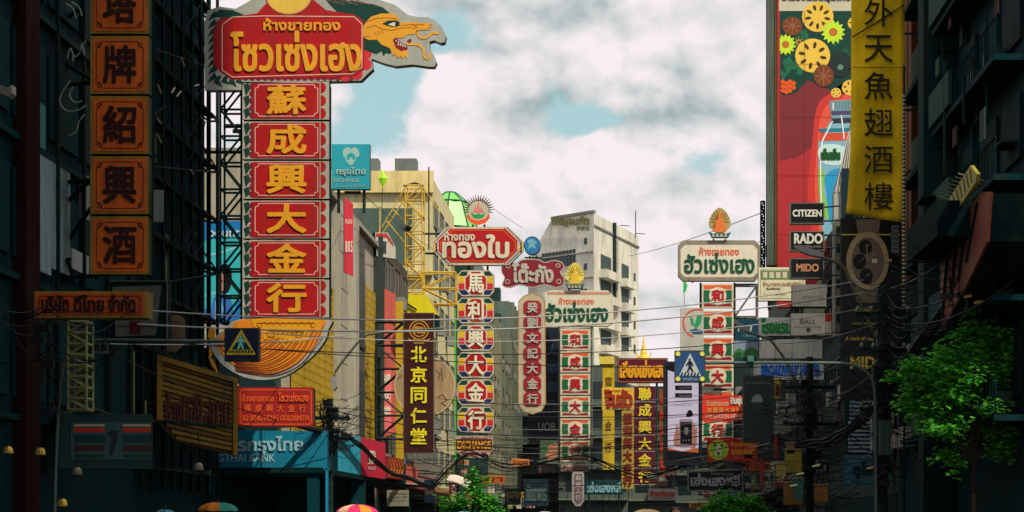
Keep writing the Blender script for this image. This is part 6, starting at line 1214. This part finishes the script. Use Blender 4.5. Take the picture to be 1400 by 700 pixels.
# ---- overhead cables
def cable(px0, py0, D0, px1, py1, D1, sag, r, pale=False):
    a, b_ = W(px0, py0, D0), W(px1, py1, D1); V, Fc = [], []
    tubevf([tuple(a[c]+(b_[c]-a[c])*t-(sag*4*t*(1-t) if c == 2 else 0) for c in range(3)) for t in [k/22 for k in range(23)]], r, V, Fc, 5, False)
    o = link('overhead_cable', mesh('overhead_cable', V, Fc, PALECABLE if pale else CABLE))
    def lm(px, py):
        best = min(LMK, key=lambda q: (q[0]-px)**2+(q[1]-py)**2); return best[2]
    k = ('pale' if pale else 'thin dark'); lb = k+' cable from '+lm(px0, py0)+' to '+lm(px1, py1)
    CN[lb] = CN.get(lb, 0)+1
    if CN[lb] > 1: lb = k+' cable '+('', '', 'next below', 'third down', 'fourth down', 'fifth down', 'sixth down', 'seventh down')[CN[lb]]+' from '+lm(px0, py0)+' to '+lm(px1, py1)
    tag(o, lb, 'cable', 'pale cables across the street' if pale else 'dark cables across the street')
CN = {}
LMK = [(196, 424, 'the orange company sign'), (150, 470, 'the left traffic mast'), (320, 455, 'the dragon tail'), (470, 459, 'the beige building'), (1180, 395, 'the watch poster'), (1206, 440, 'the ringed pole'), (1107, 500, 'the tangled pole'), (450, 570, 'the pole by the bank'), (1215, 410, 'the pole by the tree'),
       (1380, 300, 'the right edge'), (600, 545, 'the round cream sign'), (560, 620, 'the brown banner foot'), (700, 600, 'the rounded column'), (640, 590, 'the exchange board'), (800, 600, 'the middle column'), (1000, 600, 'the phone screen'), (1040, 320, 'the antenna mast'), (655, 275, 'the sunburst emblem'), (480, 250, 'the teal rooftop sign'),
       (860, 350, 'the tower'), (600, 345, 'the lattice tower'), (0, 300, 'the left edge'), (86, 352, 'the character sign'), (240, 560, 'the gold slatted sign'), (1240, 450, 'the dark boards'), (1110, 590, 'the tangled pole foot'), (1060, 470, 'the blank fascia')]
for c_ in ((196, 424, 38, 1180, 383, 46, .55, .016, 1), (188, 443, 38, 1180, 400, 46, .5, .018, 1), (150, 470, 38, 470, 459, 47, .1, .014, 1), (320, 452, 40, 1200, 418, 47, .55, .012, 1)): cable(*c_)
for c_ in ((200, 466, 39, 1190, 448, 48, .5, .012), (280, 470, 42, 1110, 500, 52, .25, .012), (-20, 300, 34, 86, 352, 36, .1, .02), (330, 545, 48, 1180, 548, 52, .5, .012), (450, 560, 50, 1105, 548, 51, .9, .014), (450, 572, 50, 1105, 560, 51, 1.0, .014), (452, 590, 50, 1105, 590, 51, .5, .012),
           (600, 545, 70, 1105, 530, 52, .4, .012), (700, 600, 84, 1105, 575, 52, .4, .012), (540, 640, 66, 1000, 610, 54, .5, .014), (560, 610, 66, 960, 640, 60, .4, .014), (600, 660, 72, 1100, 640, 50, .3, .014), (1039, 330, 79, 1000, 338, 84, .1, .012), (1043, 290, 80, 860, 350, 150, .2, .02), (715, 312, 76, 655, 270, 90, .05, .01),
           (480, 250, 64, 600, 345, 98, .2, .012), (1060, 470, 62, 1206, 440, 44, .15, .014), (1107, 500, 51, 1210, 400, 44, .3, .016), (1107, 510, 51, 1210, 430, 44, .4, .016), (1107, 540, 51, 1230, 470, 44, .5, .02), (240, 560, 42, 450, 575, 50, .3, .016), (1215, 395, 44, 1380, 260, 38, .4, .02), (1215, 420, 44, 1390, 330, 38, .5, .02), (1215, 440, 44, 1390, 380, 38, .4, .02), (60, 430, 34, 460, 590, 50, .4, .014),
           (640, 590, 74, 800, 608, 84, .2, .012), (800, 600, 84, 1000, 560, 62, .3, .012), (820, 625, 86, 1000, 590, 62, .3, .012)): cable(*c_)
for i in range(6):
    cable(1212, 400+i*14, 44, 1250, 404+i*13, 41, .35, .013)
MIDC = mat(150, 156, 152, 1, .4, .1)
random.seed(31)
for k in range(9):
    cable(590+k*14, 548+k*11+random.uniform(-5, 5), 74, 1010+k*9, 540+k*9+random.uniform(-8, 8), 56, random.uniform(.2, .6), .009, k % 3 != 2)
# ---- rows of small hanging shop signs down both pavements
random.seed(21)
HC = (('mustard', (190, 150, 40)), ('brick red', (150, 44, 36)), ('dark teal', (20, 70, 76)), ('cream', (196, 186, 156)), ('dusty blue', (70, 104, 140)), ('rust orange', (196, 100, 44)), ('olive', (96, 104, 50)), ('off-white', (206, 204, 196)), ('maroon', (96, 26, 40)), ('grey', (110, 120, 116)))
HT = (('金行', 'two Chinese characters'), ('ทอง', 'Thai lettering'), ('大酒樓', 'three Chinese characters'), ('ยา', 'short Thai lettering'), ('藥', 'one Chinese character'))
for k in range(40):
    left = k % 2 == 0; D = 73+k*2.7; X = random.uniform(-9.6, -7.6) if left else random.uniform(6.6, 8.6); z = random.uniform(2.7, 4.5)
    cn, cc = HC[(k*7+k//10) % 10]; tx, tl = HT[(k*3+k//5) % 5]; tall = random.random() < .5
    w_, h_ = (.45, 1.0) if tall else (random.uniform(.9, 1.5), .42); px, py = HX+X/D*F, HY-(z-CAMZ)/D*F; q = F/D/2
    S = Sign('hanging_sign', '%s %s sign with %s, low %s row, %s' % ('upright' if tall else 'wide', cn, tl, 'left' if left else 'right', ('near the front', 'in the near half', 'in the far half', 'near the far end')[min(3, k//10)]), 'shop sign', px, py, D, group='small shop signs hanging over the pavements')
    board(S, 'board', rc(px-w_*q, py-h_*q, px+w_*q, py+h_*q), mat(*cc, 1.1, .5, .3), 0, .12)
    lm_ = mat(200, 190, 150, 1, .5, .1) if sum(cc) < 330 else mat(120, 36, 30, 1, .5, .1)
    if tall and len(tx) > 1 and tx[0] > '\u4e00':
        for i, ch in enumerate(tx): g = 2*h_*q/len(tx); S.text(ch, px-w_*q*.6, py-h_*q+g*(i+.12), px+w_*q*.6, py-h_*q+g*(i+.88), lm_, -.001, .02, name='character')
    else: S.text(tx, px-w_*q*.75, py-h_*q*(.35 if tall else .6), px+w_*q*.75, py+h_*q*(.35 if tall else .6), lm_, -.001, .03)
    V, Fc = [], []; sx = -1 if left else 1; tubevf([(0, .06, h_*.9), (sx*(2.2), .06, h_*.9+.05)], .025, V, Fc, 5); link('bracket', mesh('bracket', V, Fc, DSTEEL), S.e)
# ---- street lamps
def lamp(label, arm, headp, D, r=.04):
    S = Sign('street_lamp', label, 'street lamp', arm[-1][0], arm[-1][1], D); S.rods('arm', [[(x, y, 0) for x, y in catmull(arm, 5, False)]], r, mat(110, 112, 86, 1, .45, .4, .3), n=8)
    S.poly('lamp_head', headp, mat(150, 156, 150, 1, .4, .2), -.12, .24); S.poly('lens', [(x, y+1.5) for x, y in headp[:2]]+[(x, y+2.6) for x, y in (headp[1], headp[0])], mat(206, 206, 190, 1, .2, .1), -.05, .12)
lamp('street lamp with long curved arm reaching left in front of the three black signs', [(1122, 352), (1140, 357), (1154, 366), (1163, 386), (1180, 424), (1203, 470)], [(1088, 338), (1112, 344), (1124, 349), (1124, 354), (1108, 352), (1092, 346)], 46)
lamp('street lamp with curved arm over the blank cream fascia', [(1022, 454), (1040, 460), (1052, 464), (1062, 476), (1074, 494), (1098, 545)], [(1003, 438), (1014, 445), (1024, 451), (1024, 456), (1012, 452), (1004, 444)], 52)
lamp('street lamp with drooping arm in front of the beige building', [(458, 520), (459, 508), (478, 482), (494, 464), (512, 456), (590, 450), (606, 449)], [(455, 516), (461, 516), (463, 530), (459, 536), (455, 530)], 52, .035)
# ---- awning with yellow edge on the right wall
S = Sign('striped_awning_front', 'orange-red panelled bay with slanting yellow edge on the dark right facade', 'awning', 1290, 360, 43, -pi/2)
S.e.location.x = S.O[0]
S.poly('orange_panel', [(1290, 334), (1345, 262), (1358, 262), (1353, 330), (1322, 395), (1294, 446), (1288, 440)], mat(136, 60, 38, .8, .6, .5), 0, .06)
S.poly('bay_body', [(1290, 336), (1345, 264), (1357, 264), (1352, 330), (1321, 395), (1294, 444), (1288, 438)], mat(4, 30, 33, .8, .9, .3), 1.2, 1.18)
for k in range(4): S.ribs('bar', [[(1302+k*13, 322-k*15), (1293+k*11, 436-k*26)]], 2.2, DARK, -.06, .06)
S.poly('yellow_edge', [(1288, 312), (1345, 226), (1354, 238), (1352, 250), (1296, 330), (1288, 330)], mat(150, 140, 44, 1, .6, .4), -.21, .08)
for k in range(12): S.ribs('tile_edge', [[(1291+k*4.9, 308-k*7), (1296+k*4.7, 322-k*6.6)]], .8, mat(60, 66, 30, .9, .6, .3), -.295, .02)
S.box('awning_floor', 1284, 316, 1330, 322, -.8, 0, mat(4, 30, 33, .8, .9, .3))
S = Sign('cream_wall_lamp', 'pair of warm glints on a bracket under the orange panelled bay', 'lamp', 1330, 410, 40.5)
S.rods('tube', [[(1318, 406, 0), (1328, 404, 0)], [(1332, 414, 0), (1344, 412, 0)]], .035, mat(220, 170, 110, 1.2, .4, .1)); S.rods('bracket', [[(1322, 400, .05), (1322, 430, .05)], [(1340, 400, .05), (1340, 430, .05)]], .03, STEEL)
# ---- trees
LEAF = leafmat(.10, .46, .05)
BARK = mat(38, 36, 30, 1, .9, .4)
def tree(label, px, py, D, clumps, leafsz, n, name='street_tree', seed=1, base=None):
    random.seed(seed); S = Sign(name, label, 'tree', px, py, D); bx_, by_ = base or (px, None)
    gz = -S.O[2]; V, Fc = [], []
    hub = (0, 0, gz+(0-gz)*.72); tubevf([(0, 0, gz), (.05, .02, gz*.7), hub], [.12, .09, .06], V, Fc, 8); link('trunk', mesh('trunk', V, Fc, BARK), S.e)
    LV, LF = [], []
    for ci, (cx, cy, rx, ry, dd) in enumerate(clumps):
        x, z = S.L(cx, cy); V, Fc = [], []; tubevf([hub, ((hub[0]+x)/2, dd*.4, (hub[2]+z)/2+.1), (x, dd, z)], [.04, .022, .008], V, Fc, 6); link('limb', mesh('limb', V, Fc, BARK), S.e)
        rX, rZ = rx*S.sc, ry*S.sc; sub = [(random.gauss(0, .55), random.gauss(0, .55), random.gauss(0, .55)) for _ in range(12)]
        for _ in range(int(n*rx*ry/900)):
            q = random.choice(sub); u = [q[a]+random.gauss(0, .26) for a in range(3)]
            c = (x+u[0]*rX, dd+u[1]*rX*.8, z+u[2]*rZ); a = random.uniform(0, 2*pi); l = leafsz*random.uniform(.6, 1.25); w_ = l*.42; dr = random.uniform(-.7, .15)
            dx_, dy_, dz_ = cos(a)*cos(dr)*l, sin(a)*cos(dr)*l, sin(dr)*l; sx, sy = -sin(a)*w_, cos(a)*w_; tz = random.uniform(-.3, .3)*w_
            b_ = len(LV); LV += [c, (c[0]+dx_*.45+sx, c[1]+dy_*.45+sy, c[2]+dz_*.4+tz), (c[0]+dx_, c[1]+dy_, c[2]+dz_), (c[0]+dx_*.45-sx, c[1]+dy_*.45-sy, c[2]+dz_*.4-tz)]
            LF += [(b_, b_+1, b_+2), (b_, b_+2, b_+3)]
    cr = link('crown', mesh('crown', LV, LF, LEAF), S.e); return S
tree('leafy green street tree spilling out of the dark at the right edge', 1330, 560, 40.5,
     [(1250, 505, 26, 11, -.4), (1285, 520, 34, 22, -.3), (1320, 490, 36, 22, 0), (1365, 465, 26, 26, .2), (1385, 520, 24, 36, .2), (1310, 555, 40, 22, 0), (1262, 548, 24, 16, -.3), (1345, 560, 34, 30, .3), (1280, 590, 24, 16, -.2), (1295, 625, 18, 14, 0), (1370, 590, 24, 28, .2), (1330, 445, 20, 16, .2), (1235, 512, 14, 6, -.4), (1300, 535, 40, 30, .4), (1390, 600, 20, 40, .2), (1340, 520, 44, 34, .5), (1275, 555, 30, 20, .1)], .15, 1000, seed=5)
tree('bright green bushy street tree at the bottom centre under the exchange board', 645, 690, 60,
     [(650, 665, 16, 14, 0), (664, 678, 16, 14, .2), (636, 684, 20, 14, -.2), (660, 696, 20, 12, 0), (622, 694, 16, 12, 0), (648, 708, 34, 12, .2), (646, 650, 9, 9, 0), (676, 700, 14, 10, 0)], .13, 2300, seed=7)
tree('bright green bushy street tree at the bottom right below the framed black sign', 1004, 704, 52,
     [(988, 688, 16, 10, 0), (1012, 684, 12, 9, .1), (1028, 692, 14, 12, 0), (1005, 700, 26, 12, -.1), (972, 696, 12, 9, 0), (1020, 708, 24, 12, .1)], .13, 2300, seed=8)
# ---- umbrellas
def umbrella(label, px, py, D, rpx, cols, tilt=0):
    S = Sign('parasol', label, 'parasol', px, py, D); R = rpx*S.sc; H = R*.42; N8 = 10
    for k in range(N8):
        V, Fc = [], []
        for j in range(6):
            t = j/5; rr = R*sin(t*pi/2); zz_ = H*cos(t*pi/2)**1.1
            for i in range(3):
                a = 2*pi*(k+i/2)/N8; q = rr*(1-.03*(i == 1)); V.append((q*cos(a), q*sin(a), zz_-.02*(i == 1)))
        for j in range(5):
            for i in range(2): a = j*3+i; Fc.append((a, a+1, a+4, a+3))
        link('canopy_panel', mesh('canopy_panel', V, Fc, cols[k % len(cols)]), S.e)
    V, Fc = [], []; tubevf([(0, 0, -S.O[2]+.14), (0, 0, H+.06)], .025, V, Fc, 8); link('pole', mesh('pole', V, Fc, STEEL), S.e)
    V, Fc = [], []; tubevf([(0, 0, H), (0, 0, H+.12)], [.04, .01], V, Fc, 6); link('tip', mesh('tip', V, Fc, STEEL), S.e)
UO = mat(222, 130, 40, 1.3, .6, .1); UT = mat(40, 150, 130, 1.2, .6, .1); UP_ = mat(206, 44, 100, 1.3, .6, .1); UW = mat(220, 180, 150, 1.2, .6, .1); UB = mat(110, 170, 210, 1.2, .6, .1)
umbrella('orange and teal market parasol at the bottom left', 298, 698, 44, 28, [UO, UO, UO, UT, UT])
umbrella('pink, orange and cream market parasol under the crimson fascia', 488, 702, 53, 30, [UP_, UW, UP_, UO, UP_])
umbrella('pale blue parasol tip peeking under the middle tree', 634, 706, 58, 16, [UB])
umbrella('small light blue parasol at the bottom left', 226, 702, 42, 14, [UB, UT])
umbrella('cream parasol low in the middle of the street', 745, 706, 66, 16, [UW, WHITE])
umbrella('pale yellow parasol tip at the bottom centre right', 885, 705, 60, 22, [mat(214, 200, 120, 1.2, .6, .1), UW])
# ---- person (only the head reaches into the frame)
def skin(name, verts, edges, rad, m, parent, root=0, lev=2):
    me = bpy.data.meshes.new(name); me.from_pydata(verts, edges, []); me.materials.append(m); o = link(name, me, parent)
    o.modifiers.new('s', 'SKIN'); 
    for i, r_ in enumerate(rad): me.skin_vertices[0].data[i].radius = (r_, r_) if not isinstance(r_, tuple) else r_
    me.skin_vertices[0].data[root].use_root = True; ss = o.modifiers.new('ss', 'SUBSURF'); ss.levels = ss.render_levels = lev; return o
S = Sign('person', 'dark-haired person seen from behind at the bottom centre, only the head in view', 'person', 924, 691, 26)
top = .0; gz = -S.O[2]+.0
h0 = 1.74; base = 0.02-h0
SKN = mat(186, 120, 90, 1.1, .55, .05); SH = mat(120, 130, 140, 1.1, .7, .1); TR = mat(30, 40, 60, 1, .7, .1); HR = mat(40, 28, 26, 1, .5, .1)
zb = lambda v: base+v
skin('body', [(0, 0, zb(.95)), (0, .01, zb(1.15)), (0, 0, zb(1.38)), (0, -.01, zb(1.5)), (0, -.01, zb(1.6)), (0, .0, zb(1.68)), (.17, 0, zb(1.42)), (.25, .02, zb(1.15)), (.24, -.12, zb(.92)), (-.17, 0, zb(1.42)), (-.25, .02, zb(1.15)), (-.24, -.12, zb(.92)), (.1, 0, zb(.88)), (.11, -.02, zb(.5)), (.11, .03, zb(.08)), (.12, -.14, zb(.03)), (-.1, 0, zb(.88)), (-.11, -.02, zb(.5)), (-.11, .03, zb(.08)), (-.12, -.14, zb(.03))],
     [(0, 1), (1, 2), (2, 3), (3, 4), (4, 5), (2, 6), (6, 7), (7, 8), (2, 9), (9, 10), (10, 11), (0, 12), (12, 13), (13, 14), (14, 15), (0, 16), (16, 17), (17, 18), (18, 19)],
     [(.15, .11), (.14, .1), (.15, .1), .055, .085, .07, .06, .045, .035, .06, .045, .035, .09, .065, .045, .04, .09, .065, .045, .04], SKN, S.e)
skin('shirt', [(0, 0, zb(.92)), (0, .01, zb(1.15)), (0, 0, zb(1.4)), (.18, 0, zb(1.4)), (.24, .02, zb(1.22)), (-.18, 0, zb(1.4)), (-.24, .02, zb(1.22))], [(0, 1), (1, 2), (2, 3), (3, 4), (2, 5), (5, 6)], [(.17, .13), (.16, .12), (.16, .11), .08, .065, .08, .065], SH, S.e)
skin('trousers', [(0, 0, zb(.95)), (.1, 0, zb(.86)), (.11, -.02, zb(.5)), (.11, .03, zb(.12)), (-.1, 0, zb(.86)), (-.11, -.02, zb(.5)), (-.11, .03, zb(.12))], [(0, 1), (1, 2), (2, 3), (0, 4), (4, 5), (5, 6)], [(.15, .12), .11, .08, .065, .11, .08, .065], TR, S.e)
skin('hair', [(0, .02, zb(1.56)), (0, .02, zb(1.64)), (0, .015, zb(1.7))], [(0, 1), (1, 2)], [.085, .1, .075], HR, S.e)
slab('traffic_island', -0.2, 1.8, 20, 34, .0, .2+CAMZ*0+.0, mat(130, 126, 116, 1, .85, .3, streak=False))
